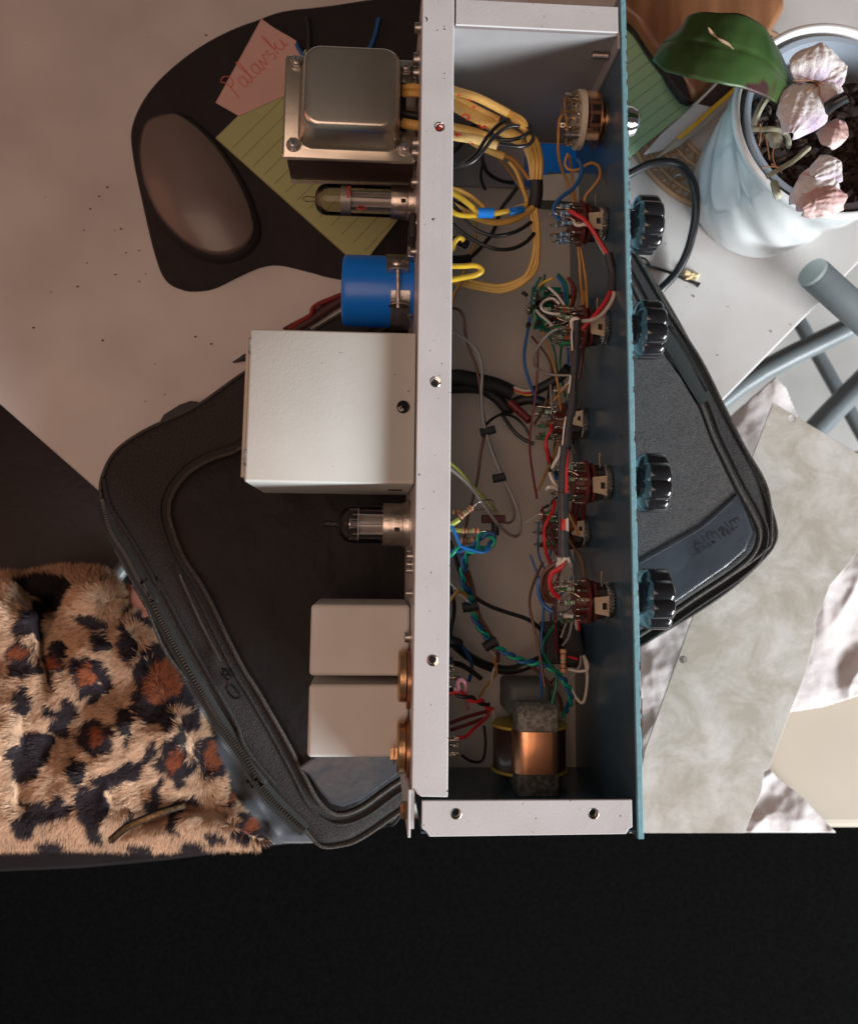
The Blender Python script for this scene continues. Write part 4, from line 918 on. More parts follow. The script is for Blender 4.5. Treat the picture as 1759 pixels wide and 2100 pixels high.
for k in range(24):
    a = 2*math.pi*k/24; r_ = 14.2 if k % 2 else 9.5; c = Vector((116.8, yc+r_*math.cos(a), zc+r_*math.sin(a)))
    ringlug(g if k % 3 else g2, c, (-1, .25*math.cos(a), .25*math.sin(a)), (0,-math.sin(a),math.cos(a)), rnd.uniform(.9,1.5))
    g2.tube([c, c+Vector((-2.5, rnd.uniform(-2,2), rnd.uniform(0,2))), c+Vector((-4.5, rnd.uniform(-3,3), rnd.uniform(-1,2)))], .35, 5, sub=3)
    g.sphere(c+Vector((-1.5,0,0)), 1.1, (1.2,1,1), 6, 5, jit=.4)
obj('terminal_lugs', g, 'solder', CS, smooth=30); obj('brass_contacts', g2, 'brass', CS, smooth=30)
g = G()
for dy, dz in ((-3,15),(3.2,15.3),(-9,11.6)):
    g.box((121.6,yc+dy-1.1,zc+dz), (128.1,yc+dy+1.1,zc+dz+.5)); g.box((122.4,yc+dy-4,zc+dz-.6), (123.3,yc+dy+2,zc+dz-.1))
ringlug(g, (119.8,yc-11.5,zc+11), (1,0,0), (0,1,0), 1.5); ringlug(g2, (108,yc-2,zc+14), (-1,0,0), (0,1,0), 1.5)
obj('contact_springs', g, 'copper_dull', CS, smooth=0)
g = G(); ringlug(g, (112.5,yc-2.6,zc+14), (-1,.1,0), (0,1,0), 1.7); ringlug(g, (113,yc+6,zc+13), (-1,.1,0), (0,1,0), 1.3); obj('terminal_lug', g, 'brass', CS, smooth=0)

# ---- POWER TRANSFORMER
tx0, tx1 = P(582,220,98).x, 20.6; ty0 = P(600,325,98).y; ty1 = P(600,113,98).y
TR = obj('power_transformer', G().box((tx0+2.2,ty0+1.6,65), (tx1-.6,ty1-1.6,96.6)), 'lamination', EQ, smooth=0, bevel=.3)
obj('mounting_frame', G().rings([rrect(tx0,tx1,ty0,ty1,2.5,96.7), rrect(tx0,tx1,ty0,ty1,2.5,98.2), rrect(tx0+.6,tx1-.6,ty0+.6,ty1-.6,2.2,98.7)]), 'zinc', TR, smooth=35)
obj('frame_skirt', G().box((tx0+2.0,ty0+.9,61), (tx1-.4,ty0+1.5,64.6)), 'zinc', TR, smooth=0)
bx0, by0 = P(614,304,99).x, P(700,304,99).y; bx1 = P(822,200,99).x; by1 = P(700,118,99).y
wx0, wy0 = P(624,255,121).x, P(700,257,121).y; wx1 = P(817.5,200,121).x; wy1 = P(700,104,121).y
rs = [rrect(bx0-1.2,bx1+1.2,by0-1.2,by1+1.2,8,98.75,8), rrect(bx0-.4,bx1+.4,by0-.4,by1+.4,8,99.1,8), rrect(bx0,bx1,by0,by1,8,100.2,8)]
for i in range(1, 8):
    t = i/8; rs.append(rrect(bx0+(wx0-bx0)*t*.55, bx1+(wx1-bx1)*t*.55, by0+(wy0-by0)*t*.55, by1+(wy1-by1)*t*.55, 8+t*1.5, 100.2+17*t, 8))
for a_ in (0,25,50,75,90):
    a = math.radians(a_); t = .55+.30*(1-math.cos(a)); q = 3.2*(1-math.cos(a)); z = 117.2+4.6*math.sin(a)
    rs.append(rrect(bx0+(wx0-bx0)*.55+q, bx1+(wx1-bx1)*.55-q, by0+(wy0-by0)*.55+q, by1+(wy1-by1)*.55-q, 9.5-q*.45, z, 8))
obj('end_bell', G().rings(rs, cap0=False), 'zinc', TR, smooth=55)
for (u, v) in ((575,265),(1305,300),(553,812),(1298,838)):
    c = ZP('D', u, v+6, 100); g = G()
    g.lathe((c.x,c.y,98.75), (0,0,1), [(0,4.3),(.7,4.3)], 24); wN = obj('washer', g, 'steel', TR)
    obj('nut', G().lathe((c.x,c.y,99.5), (0,0,1), [(0,3.2),(.3,3.6),(2.5,3.6),(2.9,3.1)], 6), 'steel', TR, smooth=0)
    obj('bolt', G().lathe((c.x,c.y,102.4), (0,0,1), [(0,1.75),(1.6,1.75),(2.1,1.4)], 16), 'chrome', TR)
g = G()
for dz, v, m_ in ((110,440,0),(108,462,0),(109,486,0)): g.tube([ZP('D',1290,v,dz-3), ZP('D',1340,v-3,dz), ZP('D',1450,v+2,dz-2)], 1.9, 9)
obj('lead_sleeve', g, 'sleeve', TR)
obj('lead_sleeve', G().tube([ZP('D',1285,678,104), ZP('D',1350,690,106), ZP('D',1450,705,104)], 3.0, 10), 'sleeve', TR)
obj('lead_sleeve', G().tube([ZP('D',1270,610,102), ZP('D',1340,625,103), ZP('D',1450,640,102)], 2.3, 10), 'tape_black', TR)
obj('bell_slot', G().box((bx1-.4,by0+12,99.5), (bx1+3.0,by0+40,104)), 'dark_hole', TR, smooth=0)

# screws and nuts along the plate
def plate_screw(u, v, z, r, k='D', m_='steel', h=3.2):
    c = ZP(k, u, v, z); c.x = XL
    obj('plate_nut', G().lathe(c, (-1,0,0), [(0,r*1.35),(.6,r*1.35),(.7,r),(h,r),(h+.3,r*.8)], 18), m_, EQ, smooth=35)
for a in ((1390,45,118,3.0),(1385,258,104,4.2),(1385,345,100,3.0),(1380,815,104,4.0),(1370,880,100,3.4),(1380,1075,96,2.8),(1375,1345,100,2.6),(1360,1535,98,2.5)): plate_screw(*a)
plate_screw(1440,30,112,2.4,'G'); plate_screw(1440,620,104,2.8,'G'); plate_screw(1465,90,110,1.6,'G'); plate_screw(1465,135,110,1.6,'G'); plate_screw(1465,300,108,1.8,'G'); plate_screw(1490,1760,104,2.6,'E')
obj('grommet_block', G().box((XL-4,P(850,515,80).y,70), (XL-.1,P(850,465,80).y,104)), 'black_matte', EQ, smooth=0, bevel=1.5)

# ---- VALVES
def valve(yc, zc, tipx, domex, colx, rg, rc, glass, tall):
    # axis -x out of the plate
    L_ = XL-domex; g = G(); prof = [(XL-colx-4, rg)]
    for t in np.linspace(0,1,9): prof.append((L_-rg*.78*(1-math.sin(t*math.pi/2)), max(.9, rg*math.cos(t*math.pi/2)**.75)))
    prof += [(L_+.8,1.7),(L_+2.2,1.5),(XL-tipx-3,1.9),(XL-tipx-1.2,1.3),(XL-tipx,.25)]
    V_ = obj('valve', g.lathe((XL,yc,zc), (-1,0,0), prof, 40), glass, EQ, smooth=60)
    sk = G().lathe((XL,yc,zc), (-1,0,0), [(0,rc+2.2),(1.2,rc+2.2),(1.3,rc+.9),(4.2,rc+.6),(4.6,rc),(XL-colx-1,rc),(XL-colx,rc-.25),(XL-colx,rg+.1)], 48)
    SK = obj('valve_skirt', sk, 'collar_metal', V_, smooth=35)
    obj('skirt_slot', G().box((XL-(XL-colx)*.5-1.5,yc-3.2-1.2,zc+rc*.955), (XL-(XL-colx)*.5+1.5,yc-3.2+1.2,zc+rc*.955+.8)), 'black_matte', V_, smooth=0, bevel=.3)
    obj('anode', G().lathe((colx+2,yc,zc), (-1,0,0), [(0,rg*.5),(tall,rg*.5)], 24, lambda t,r,a: r*(1+.22*abs(math.cos(a)))), 'anode', V_)
    obj('mica_disc', G().lathe((colx+1.9-tall,yc,zc), (-1,0,0), [(0,rg*.86),(.35,rg*.86)], 28), 'mica', V_)
    obj('mica_disc', G().lathe((colx+2,yc,zc), (1,0,0), [(0,rg*.86),(.35,rg*.86)], 28), 'mica', V_)
    rg_ = G()
    for a in (0.6,1.6,2.6,3.7,4.7,5.7):
        rg_.cyl((colx+4,yc+rg*.6*math.cos(a),zc+rg*.6*math.sin(a)), (colx-tall-1.5,yc+rg*.6*math.cos(a),zc+rg*.6*math.sin(a)), .4, n=6)
    for k in range(-2,3): rg_.cyl((colx-tall+1.5,yc+k*1.2,zc+rg*.7), (colx-tall-2.6,yc+k*1.2,zc+rg*.7), .28, n=6)
    obj('support_rods', rg_, 'chrome', V_)
    obj('getter_ring', G().tube([(colx-tall-3.2,yc+3.2*math.cos(t),zc+2+3.2*math.sin(t)) for t in np.linspace(0,6.283,14)], .35, 6, smooth=False), 'chrome', V_)
    return V_
v1y = (P(800,380,72).y+P(800,447,72).y)/2; z_ = 72
V1 = valve(v1y, z_, P(620,413,z_).x, P(646,413,z_).x, P(802,413,z_).x, 9.5, 10.4, 'tube_glass', 27)
xc = P(802,413,72).x
obj('getter_film', G().lathe((xc-31,v1y,z_), (-1,0,0), [(0,9.1),(6,9.15),(9,8.7),(11.5,7.2),(13,5)], 36, caps=False), 'tube_glass', V1, smooth=60)
obj('shadow_band', G().lathe((xc-24.5,v1y,z_), (-1,0,0), [(0,8.9),(6,8.9)], 36, caps=False), 'anode', V1)
text('printed_letters', 'NEN', 3.6, (xc-24.6,v1y-2.2,z_+9.75), (xc-24.6,v1y+5.0,z_+9.0), 'red_ink', V1, .1, up=(0,0,1))
obj('printed_ring', G().tube([(xc-18+2.6*math.cos(t), v1y-7.2+1.4*math.sin(t), z_+6.9-.6*math.sin(t)) for t in np.linspace(0,6.283,16)], .32, 5, smooth=False), 'red_ink', V1)
v2y = (P(750,1035,70).y+P(750,1115.5,70).y)/2; z_ = 70
V2 = valve(v2y, z_, P(660,1075,z_).x, P(695,1075,z_).x, P(785,1075,z_).x, 10.9, 12.4, 'tube_glass_clear', 16)
# ---- BLUE CAPACITOR with clamp
cy = P(780,598,60).y; cx0 = P(701,600,72).x; g = G()
g.lathe((XL-.2,cy,60), (-1,0,0), [(0,22),(XL-cx0-3.2,22),(XL-cx0-1.4,21.6),(XL-cx0-.4,20.4),(XL-cx0,18.6),(XL-cx0+.1,17.8),(XL-cx0-1,17.4),(XL-cx0-1,.5)], 64)
CB = obj('capacitor', g, 'cap_blue', EQ, smooth=40)
cxa, cxb = P(792,560,80).x, P(838,560,80).x
def arc(r0, r1, a0, a1, x0_, x1_, yc_, zc_, n=18):
    rs = []
    for i in range(n+1):
        a = math.radians(a0+(a1-a0)*i/n); c, s_ = math.cos(a), math.sin(a)
        rs.append([Vector((x0_,yc_+r0*c,zc_+r0*s_)), Vector((x1_,yc_+r0*c,zc_+r0*s_)), Vector((x1_,yc_+r1*c,zc_+r1*s_)), Vector((x0_,yc_+r1*c,zc_+r1*s_))])
    return G().rings(rs)
CLP = obj('clamp_band', arc(22.1,23.0,8,76,cxa,cxb,cy,60), 'steel', CB, smooth=35)
obj('clamp_band', arc(22.1,23.0,104,200,cxa+3,cxb+1,cy,60), 'steel', CB, smooth=35)
obj('clamp_ear', G().lathe((( cxa+cxb)/2,cy+6.2,84), (0,-1,0), [(0,6.2),(1.0,6.2)], 24), 'steel', CB)
obj('clamp_ear', G().lathe(((cxa+cxb)/2+1,cy-14,80.5), (0,-1,0), [(0,6.2),(1.0,6.2)], 24), 'steel', CB)
obj('clamp_bolt', G().cyl(((cxa+cxb)/2,cy+7.5,87), ((cxa+cxb)/2+.6,cy-17,84.5), 1.25), 'steel', CB)
obj('bolt_head', G().sphere(((cxa+cxb)/2-.5,cy+9,88), 2.6, (1.2,1,.6)), 'steel', CB)
obj('clamp_foot', G().box((cxb-1,cy+14,60), (XL-.1,cy+22,86)), 'steel', CB, smooth=0, bevel=.8)
obj('clamp_bracket', G().tube([(cxb-4,cy-19,79),(cxb+2,cy-20,80),(XL-3,cy-20,80),(XL-1.5,cy-24,78),(XL-1,cy-34,70)], .7, 8, flat=2.2), 'steel', CB)
# ---- LARGE SHIELD BOX
q0 = P(507,673,128); q1 = P(853,990,128)
bxa, bya, byb = P(506,830,128).x, P(680,990.5,128).y, P(680,677.5,128).y
SB = obj('shield_box', G().rings([rrect(bxa+.2,XL-.5,bya,byb,.8,46,2), rrect(bxa+.2,XL-.5,bya,byb,.8,126.4,2), rrect(bxa+.45,XL-.7,bya+.3,byb-.3,.8,127.6,2), rrect(bxa+1.3,XL-1.4,bya+1.1,byb-1.1,.8,128,2)]), 'cream_paint', EQ, smooth=50)
obj('back_cover', G().box((bxa-1.9,bya+2.4,50), (bxa+.1,byb-2.2,126.2)), 'inner_plate', SB, smooth=0, bevel=.4)
for y in (bya+12.5, byb-9.5): obj('hinge_notch', G().box((bxa-.5,y-4.5,120), (bxa+1.1,y+4.5,128.12)), 'core_grey', SB, smooth=0, bevel=.3)
c = ZP('E',1434,682,128); sc = G().lathe((c.x,c.y,128.02), (0,0,1), [(0,3.5),(.9,3.4),(1.3,2.9)], 28)
SCW = obj('screw', sc, 'black_plastic', SB)
g = G(); 
for a in (.6, .6+math.pi/2): g.box((c.x-1.9,c.y-.35,129.2), (c.x+1.9,c.y+.35,129.42), Matrix.Rotation(a,3,'Z'), (c.x,c.y,129.3))
obj('cross_slot', g, 'dark_hole', SB, smooth=0)
obj('bottom_slot', G().box((8,bya-.35,84), (16,bya-.01,90)), 'dark_hole', SB, smooth=0, bevel=.1)
# ---- CANS
def can(y0_, y1_, x0_, name, lab):
    rs = [rrect(x0_,XL-.4,y0_,y1_,2.2,32,5), rrect(x0_,XL-.4,y0_,y1_,2.2,97.2,5)]
    for a in (20,45,70,90):
        a = math.radians(a); q = 1.9*(1-math.cos(a)); rs.append(rrect(x0_+q,XL-.4-q,y0_+q,y1_-q,2.2,97.2+1.9*math.sin(a),5))
    return obj(name, G().rings(rs), 'can_paint', EQ, smooth=50, label=lab)
can(P(700,1386.5,99).y, P(700,1240,99).y, P(636,1310,99).x, 'coil_can', 'upper of the two plain cream coil cans')
can(P(700,1554,99).y, P(700,1404,99).y, P(631.5,1480,99).x, 'coil_can', 'lower of the two plain cream coil cans')
# ---- round sockets at the lower left
for va, vb in ((745,1110),(1245,1640)):
    ya, yb = ZP('G',1400,vb,108).y, ZP('G',1400,va,108).y; yc2 = (ya+yb)/2
    so = obj('socket_flange', G().lathe((XL-.1,yc2,104), (-1,0,0), [(0,15.0),(1.9,15.0),(2.0,14.2)], 6 if 0 else 40, lambda t,r,a: r*(1+.05*math.cos(4*a))), 'copper_dull', EQ)
    obj('socket_ring', G().lathe((XL-2.2,yc2+1.3,106), (-1,0,0), [(0,12.6),(.5,13.3),(3.6,13.3),(4.4,12.4),(4.6,9)], 40), 'brass', so)
obj('solder_tag', G().box((11.2,ZP('G',1360,1500,110).y,112), (16.5,ZP('G',1360,1420,110).y,113.2)), 'brass', EQ, smooth=0)
obj('solder_tag', G().tube([ZP('G',1336,1400,113), ZP('G',1337,1470,113), ZP('G',1334,1545,112)], .5, 6), 'brass', EQ)

# ---- C-CORE CHOKE with copper shield
cxa = P(1060,1480,72).x; cxb = P(1146,1480,72).x; cyt = P(1100,1445,72).y; cyb = -132.9
g = G().rings([rrect(cxa,cxb,cyb,cyt,.8,56,3)]+[rrect(cxa+q,cxb-q,cyb,cyt-q2,.8,56+z,3) for q, q2, z in ((0,0,10),(0,1.5,13.5),(.5,4,15.6),(1.2,6,16.4))])
CC = obj('choke_core', g, 'core_grey', EQ, smooth=50)
obj('lower_core', G().rings([rrect(P(1040,1420,38).x,P(1130,1420,38).x,cyt-12,P(1080,1400,38).y,3,6,4), rrect(P(1040,1420,38).x,P(1130,1420,38).x,cyt-12,P(1080,1400,38).y,3,38,4), rrect(P(1040,1420,38).x+3,P(1130,1420,38).x-3,cyt-10,P(1080,1400,38).y-3,3,42,4)]), 'core_grey_dark', CC, smooth=50)
ycA, ycB = P(1100,1588,74).y, P(1100,1503,74).y; ycC, ycD = P(1100,1592,57).y, P(1100,1499,57).y; cxm = P(1086,1540,38).x
obj('coil', G().lathe((cxm,ycC,36), (0,1,0), [(0,22),(ycD-ycC,22)], 56), 'coil_brown', CC)
for y in (ycC-1.0, ycD-.6): obj('yellow_tape', G().lathe((cxm,y,36), (0,1,0), [(0,21),(0,23),(1.6,23),(1.6,21)], 56), 'yellow_tape', CC)
rs = []
for x, z in ((cxa-1.2,60),(cxa-.6,71),(cxa+1.8,73.8),(cxa+6,74.6),(cxb-6,74.4),(cxb-2.2,74.0),(cxb-.2,71.5),(cxb+.3,60)):
    rs.append([Vector((x,ycA-.2,z)), Vector((x,ycB+.2,z)), Vector((x,ycB+.2,z-.5)), Vector((x,ycA-.2,z-.5))])
obj('copper_shield', G().rings(rs), 'copper_foil', CC, smooth=70)
g = G().box((cxa+.5,cyb-.1,30), (cxb+2,cyb+6,57)); obj('core_foot', g, 'core_grey_dark', CC, smooth=0, bevel=1)
# ---- things on the inside bottom
obj('blue_case', G().box((P(1085,300,24).x, P(1100,358,24).y, 1.2), (P(1240,300,24).x, P(1100,290,24).y, 24)), 'cap_blue', EQ, smooth=0, bevel=2)
g = G(); tp_ = [ZP('A',990,1030,30), ZP('A',1150,1018,31), ZP('A',1312,1003,30), ZP('A',1318,1190,29), ZP('A',1255,1216,31), ZP('A',1120,1200,31), ZP('A',990,1196,30)]
g.rings([[p-Vector((0,0,.5)) for p in tp_], tp_]); obj('foil_tape', g, 'tape_silver', EQ, smooth=0)
obj('tape_block', G().box((ZP('A',1010,1100,20).x, ZP('A',1000,1190,20).y, 1.2), (ZP('A',1290,1100,20).x, ZP('A',1000,1040,20).y, 28)), 'core_grey_dark', EQ, smooth=0, bevel=1)
g = G(); a = ZP('B',870,160,44); 
rot = Matrix.Rotation(math.radians(78), 3, 'Y'); c = ZP('B',960,150,40)
g.box(c+Vector((-22,-22,-.8)), c+Vector((14,22,.8)), rot @ Matrix.Rotation(.3,3,'X'), c)
PB = obj('circuit_board', G().box(c+Vector((2,-16,-4)), c+Vector((16,14,-2.4))), 'pcb', EQ, smooth=0)
pts = [ZP('B',920,40,46), ZP('B',1010,30,48), ZP('B',1070,120,44), ZP('B',1000,300,42), ZP('B',930,300,44)]
obj('board_edge', G().rings([[p-Vector((0,0,1.6)) for p in pts], pts]), 'pcb', PB, smooth=0)
g = G()
for i in range(26):
    u, v = rnd.uniform(880,1070), rnd.uniform(30,290); p = ZP('B', u, v, 47+rnd.uniform(0,2))
    if i % 2: g.cyl(p, p+Vector((rnd.uniform(-3,3), rnd.uniform(-3,3), 2)), rnd.uniform(.7,1.8), n=9)
    else: g.sphere(p, rnd.uniform(.7,1.6), (1,1,.8), 7, 5, jit=.4)
obj('board_components', g, 'solder', PB, smooth=35)
g = G()
for i in range(7):
    p = ZP('B', rnd.uniform(870,1060), rnd.uniform(40,280), 48); g.cyl(p, p+Vector((0,0,4)), rnd.uniform(1.4,2.4), n=12)
obj('board_capacitors', g, 'black_matte', PB)
TS = obj('terminal_strip', G().box((ZP('C',1020,650,45).x, ZP('C',1020,790,45).y, 20), (ZP('C',1105,650,45).x, ZP('C',1020,520,45).y, 45)), 'black_matte', EQ, smooth=0, bevel=1)
g = G()
for v in (560,600,660,700,740): g.tube([ZP('C',1105,v,44), ZP('C',1130,v+4,47), ZP('C',1145,v,45)], .6, 6)
obj('strip_lugs', g, 'brass', TS)
obj('pot_block', G().box((ZP('C',1100,650,30).x, ZP('C',1020,800,30).y, 1.2), (ZP('C',1230,650,30).x, ZP('C',1020,520,30).y, 40)), 'black_matte', EQ, smooth=0, bevel=3)
PX_ = ZP('B',595,1545,40); PY_ = ZP('B',745,1602,40)
obj('mica_capacitor', G().box((PX_.x,PY_.y,30), (PY_.x,PX_.y,40)), 'phenolic', EQ, smooth=0, bevel=.6)
for k, u, v, z, dx, dy, m_, L_, r in (('B',480,1530,100,-1,-.85,'res_peach',9.4,1.75), ('B',508,1652,100,1,.02,'res_peach',10,1.7), ('B',500,1718,78,1,.05,'res_peach',10.5,2.1), ('B',440,1528,80,-1,0,'res_peach',9,1.6), ('C',1130,765,55,.02,1,'res_peach',14,2.0), ('B',503,1335,88,.6,-.7,'w_brown',3.6,1.3)):
    resistor(ZP(k,u,v,z), (dx,dy,0), L_, r, m_, [(.2,'band_brown'),(.38,'band_brown'),(.52,'band_green'),(.8,'band_brown')], EQ)
# ---- nuts, lugs inside by the rail
g = G()
for u, v in ((375,880),(410,878),(375,940),(400,950),(375,830),(380,1280),(405,1288),(385,1330),(400,1330),(380,1395),(400,1390),(375,800)):
    p = ZP('C',u,v,92); g.sphere(p, rnd.uniform(1,1.7), (1.5,.8,.8), 7, 5, jit=.4); g.box(p+Vector((-6,-.9,-.2)), p+Vector((2,.9,.3)))
obj('solder_tags', g, 'solder', EQ, smooth=30, kind='stuff')
# ---- WIRES
def W(m_, r, k, pts, name='wire', n=7, flat=1.0, **kw):
    z = None; q = []
    for p in pts:
        if isinstance(p[0], str): kk, u, v, z_ = p; q.append(ZP(kk, u, v, z_))
        else: q.append(ZP(k, *p) if k != 'X' else P(*p))
    return obj(name, G().tube(q, r, n, flat=flat), m_, EQ, smooth=60, **kw)
# sleeves from the transformer
W('sleeve', 2.7, 'A', [(330,430,104),(400,462,108),(560,512,113),(765,617,112)], 'sleeve', 10, .8)
W('sleeve', 2.2, 'A', [(330,480,103),(400,500,105),(560,590,108),(700,660,108)], 'sleeve', 10, .8)
W('sleeve', 4.0, 'A', [(330,530,102),(400,560,104),(560,645,108),(720,725,107),(852,800,104)], 'sleeve', 12, .6)
W('sleeve', 2.6, 'A', [(330,690,98),(400,708,100),(520,735,102),(640,775,102)], 'sleeve', 10, .8)
W('sleeve_light', 3.3, 'A', [(330,740,104),(400,765,108),(550,790,110),(690,828,110)], 'sleeve', 12, .6)
W('sleeve', 2.4, 'A', [(520,800,99),(600,848,100),(735,905,99)], 'sleeve', 10, .75)
W('w_orange', 1.5, 'A', [(700,730,100),(820,800,101),(900,870,96),(920,960,92)], n=8)
for o_, r in ((0,1.7),(22,1.6),(-24,1.5)):
    W('w_yellow', r, 'A', [(750,610+o_*.4,110),(860-o_*.2,690+o_,112),(925+o_,800,108),(958+o_,930,100),(952+o_,1060,96)], n=9)
for o_ in (-12,14): W('sleeve_light', 1.6, 'A', [(840,790+o_,103),(890+o_*.5,860,102),(925+o_,960,98),(935+o_,1060,95)], n=9)
W('w_orange', 1.3, 'A', [(735,900,98),(800,930,96),(860,1000,92),(900,1060,90)])
W('w_yellow', 1.3, 'A', [(770,940,92),(820,1010,92),(860,1120,92),(885,1200,92),(865,1262,92),(800,1290,92)], n=8)
W('w_orange', 1.0, 'A', [(690,900,50),(760,990,48),(830,1090,50),(880,1180,52)])
W('tape_black', 3.9, 'A', [(950,1048,95),(952,1150,93),(935,1247,91)], 'tape_wrap', 14, .7)
for o_ in (-18, 4, 20):
    W('w_yellow' if o_ else 'w_orange', 1.45, 'A', [(925+o_,1240,91),(945+o_*.8,1380,88),(952+o_*.6,1500,84),(938+o_,1620,80),(900+o_,1700,76),(820,1758+o_,72),(700,1790+o_,68),(560,1770+o_,66),(395,1730+o_,66)], n=8)
W('w_yellow', 1.9, 'A', [(925,1245,92),(860,1300,93),(760,1340,94),(650,1345,95),(520,1310,96),(380,1280,96)], n=9)
W('sleeve_light', 1.4, 'A', [(905,1250,90),(820,1320,91),(700,1352,92),(600,1330,93),(470,1265,94),(380,1215,94)], n=8)
W('w_bright', 1.7, 'A', [(370,1140,102),(440,1180,103),(510,1235,104),(560,1280,104),(620,1290,104),(700,1283,104),(800,1262,102),(870,1235,98)], n=9)
W('w_bright', 1.5, 'A', [(370,1255,102),(420,1292,103),(500,1303,103),(570,1296,103)], n=9)
W('w_yellow', 1.5, 'A', [(370,1115,100),(440,1135,100),(520,1180,100),(600,1245,99)], n=9)
W('blue_label', 3.0, 'A', [(560,1282,104.4),(612,1284,104.4),(666,1282,104.4)], 'wire_marker', 14, .8)
W('blue_label', 2.3, 'A', [(768,1278,103.2),(812,1268,102.6),(858,1256,100)], 'wire_marker', 14, .85)
text('marker_text', 'L30', 1.9, ZP('A',788,1276,105.4), ZP('A',850,1258,103.6), 'black_matte', EQ, .12)
for z0, pts in ((114,[(370,965),(430,965),(500,930),(560,870),(620,775),(700,690),(780,655),(850,665),(905,700)]), (116,[(370,975),(450,970),(530,935),(600,860),(670,770),(750,712),(830,700),(900,725),(930,775),(900,825),(830,838),(700,825)]), (110,[(905,700),(900,740),(850,775),(780,793),(690,792)])):
    W('w_black', 1.15, 'A', [(u,v,z0+4*math.sin(i*.7)) for i,(u,v) in enumerate(pts)], n=9)
W('w_black', 1.3, 'A', [(370,890,60),(420,850,62),(470,800,60)]); W('w_black', 1.2, 'A', [(500,720,60),(520,700,60),(560,690,55)])
W('w_black', 1.2, 'A', [(385,1215,100),(440,1280,101),(510,1370,102),(600,1420,102),(700,1435,102),(820,1405,100),(915,1345,95)], n=8)
W('w_black', 1.2, 'A', [(385,1350,96),(450,1410,96),(560,1480,95),(680,1525,95),(790,1522,94),(880,1480,92),(935,1420,88)], n=8)
W('w_black', 1.3, 'A', [(588,880,60),(596,950,45),(630,1020,35),(720,1070,28),(810,1082,26)]); W('blue_label', 1.8, 'A', [(800,1082,26),(850,1075,26)], 'wire_marker')
W('w_black', 1.4, 'A', [(840,1090,26),(780,1170,24),(715,1260,22),(665,1400,22),(600,1490,26),(520,1570,30),(400,1620,36)])
W('w_black', 1.0, 'A', [(590,960,30),(580,1050,20),(610,1130,15)]); W('w_black', 3.2, 'A', [(370,1210,80),(420,1240,78),(480,1230,76)], 'lug_boot'); W('w_black', 3.0, 'A', [(370,1480,70),(430,1470,70),(490,1500,68)], 'lug_boot'); W('w_black', 3.2, 'A', [(380,1600,60),(430,1600,58),(500,1590,54)], 'lug_boot')
W('w_bright', 1.6, 'A', [(370,1640,104),(460,1640,105),(545,1638,105),(585,1670,105),(545,1700,105),(470,1715,104),(370,1735,103)], n=9)
W('w_bright', 1.4, 'A', [(385,1540,98),(405,1480,99),(440,1450,99),(465,1470,98)], n=9)
W('w_orange', 1.1, 'A', [(540,1310,60),(545,1400,58),(530,1520,55),(475,1600,55),(460,1700,55),(455,1760,55)]); W('w_orange', 1.1, 'A', [(500,1240,55),(520,1290,55),(545,1350,55)]); W('w_orange', 1.2, 'B', [(470,-90,70),(440,0,72),(400,70,74),(380,150,76)])
# ceramic switch leads
W('w_orange', .95, 'A', [(1128,622,104),(1105,670,105),(1097,790,104),(1100,900,98),(1125,1000,90),(1160,1080,84),(1200,1210,80)])
W('w_orange', .95, 'A', [(1162,885,98),(1142,950,96),(1165,990,96),(1210,998,96),(1260,975,97),(1320,948,98),(1368,975,96),(1375,1040,92),(1330,1110,88),(1285,1160,86),(1268,1215,84)])
W('w_orange', .85, 'A', [(1175,900,90),(1190,1050,80),(1215,1215,78)]); W('w_orange', .8, 'A', [(1140,500,92),(1142,600,94),(1158,700,94),(1155,800,92)])
W('w_blue', 1.25, 'A', [(1228,925,100),(1252,975,102),(1245,1040,102),(1195,1120,103),(1120,1175,104),(1075,1230,104),(1070,1280,104),(1110,1335,102)], n=8)
# red and white pair, sleeved harness
W('w_red', 1.25, 'M', [(500,425,109),(600,490,113),(720,560,115),(850,720,116),(950,880,116),(1090,1105,115)], n=9)
W('w_white', 1.05, 'M', [(560,590,107),(580,640,109),(650,660,110),(740,642,112),(830,700,113),(940,900,113),(1070,1125,113)], n=9)
W('heat_shrink', 2.35, 'M', [(1112,1112,114.5),(1145,1260,114.5),(1182,1412,114.5)], 'heat_shrink_sleeve', 14); W('heat_shrink', 2.5, 'M', [(1190,1405,114.5),(1185,1560,114.5),(1162,1712,114.5)], 'heat_shrink_sleeve', 14)
W('w_red', 1.15, 'N', [(1130,10,114),(1100,90,115),(1030,210,116),(900,370,116),(740,545,114)], n=9)
W('w_white', 1.15, 'N', [(1172,10,114),(1170,90,115),(1120,200,116),(1020,330,117),(900,405,118),(740,425,119),(700,405,121),(655,390,121),(612,425,120),(618,515,118)], n=9)
hs = [([(690,405,120),(685,560,120),(672,708,120)],2.15), ([(677,705,120),(668,760,120),(664,815,120)],1.95), ([(672,815,120),(662,960,120),(650,1128,120)],2.4), ([(648,1130,120),(640,1250,120),(632,1372,120)],2.0), ([(640,1372,120),(622,1540,120),(596,1690,120)],2.4), ([(585,1685,120),(562,1880,120),(535,2100,120)],2.15)]
for p_, r in hs: W('heat_shrink', r, 'N', p_, 'heat_shrink_sleeve', 14)
W('heat_shrink', 2.1, 'O', [(578,-5,120),(560,200,120),(545,400,120),(535,690,120)], 'heat_shrink_sleeve', 14)
W('heat_shrink', 3.1, 'O', [(556,695,120),(552,880,120),(558,1078,120)], 'heat_shrink_sleeve', 16, .8); W('heat_shrink', 3.1, 'O', [(562,1250,120),(560,1450,120),(565,1640,120)], 'heat_shrink_sleeve', 16, .8)
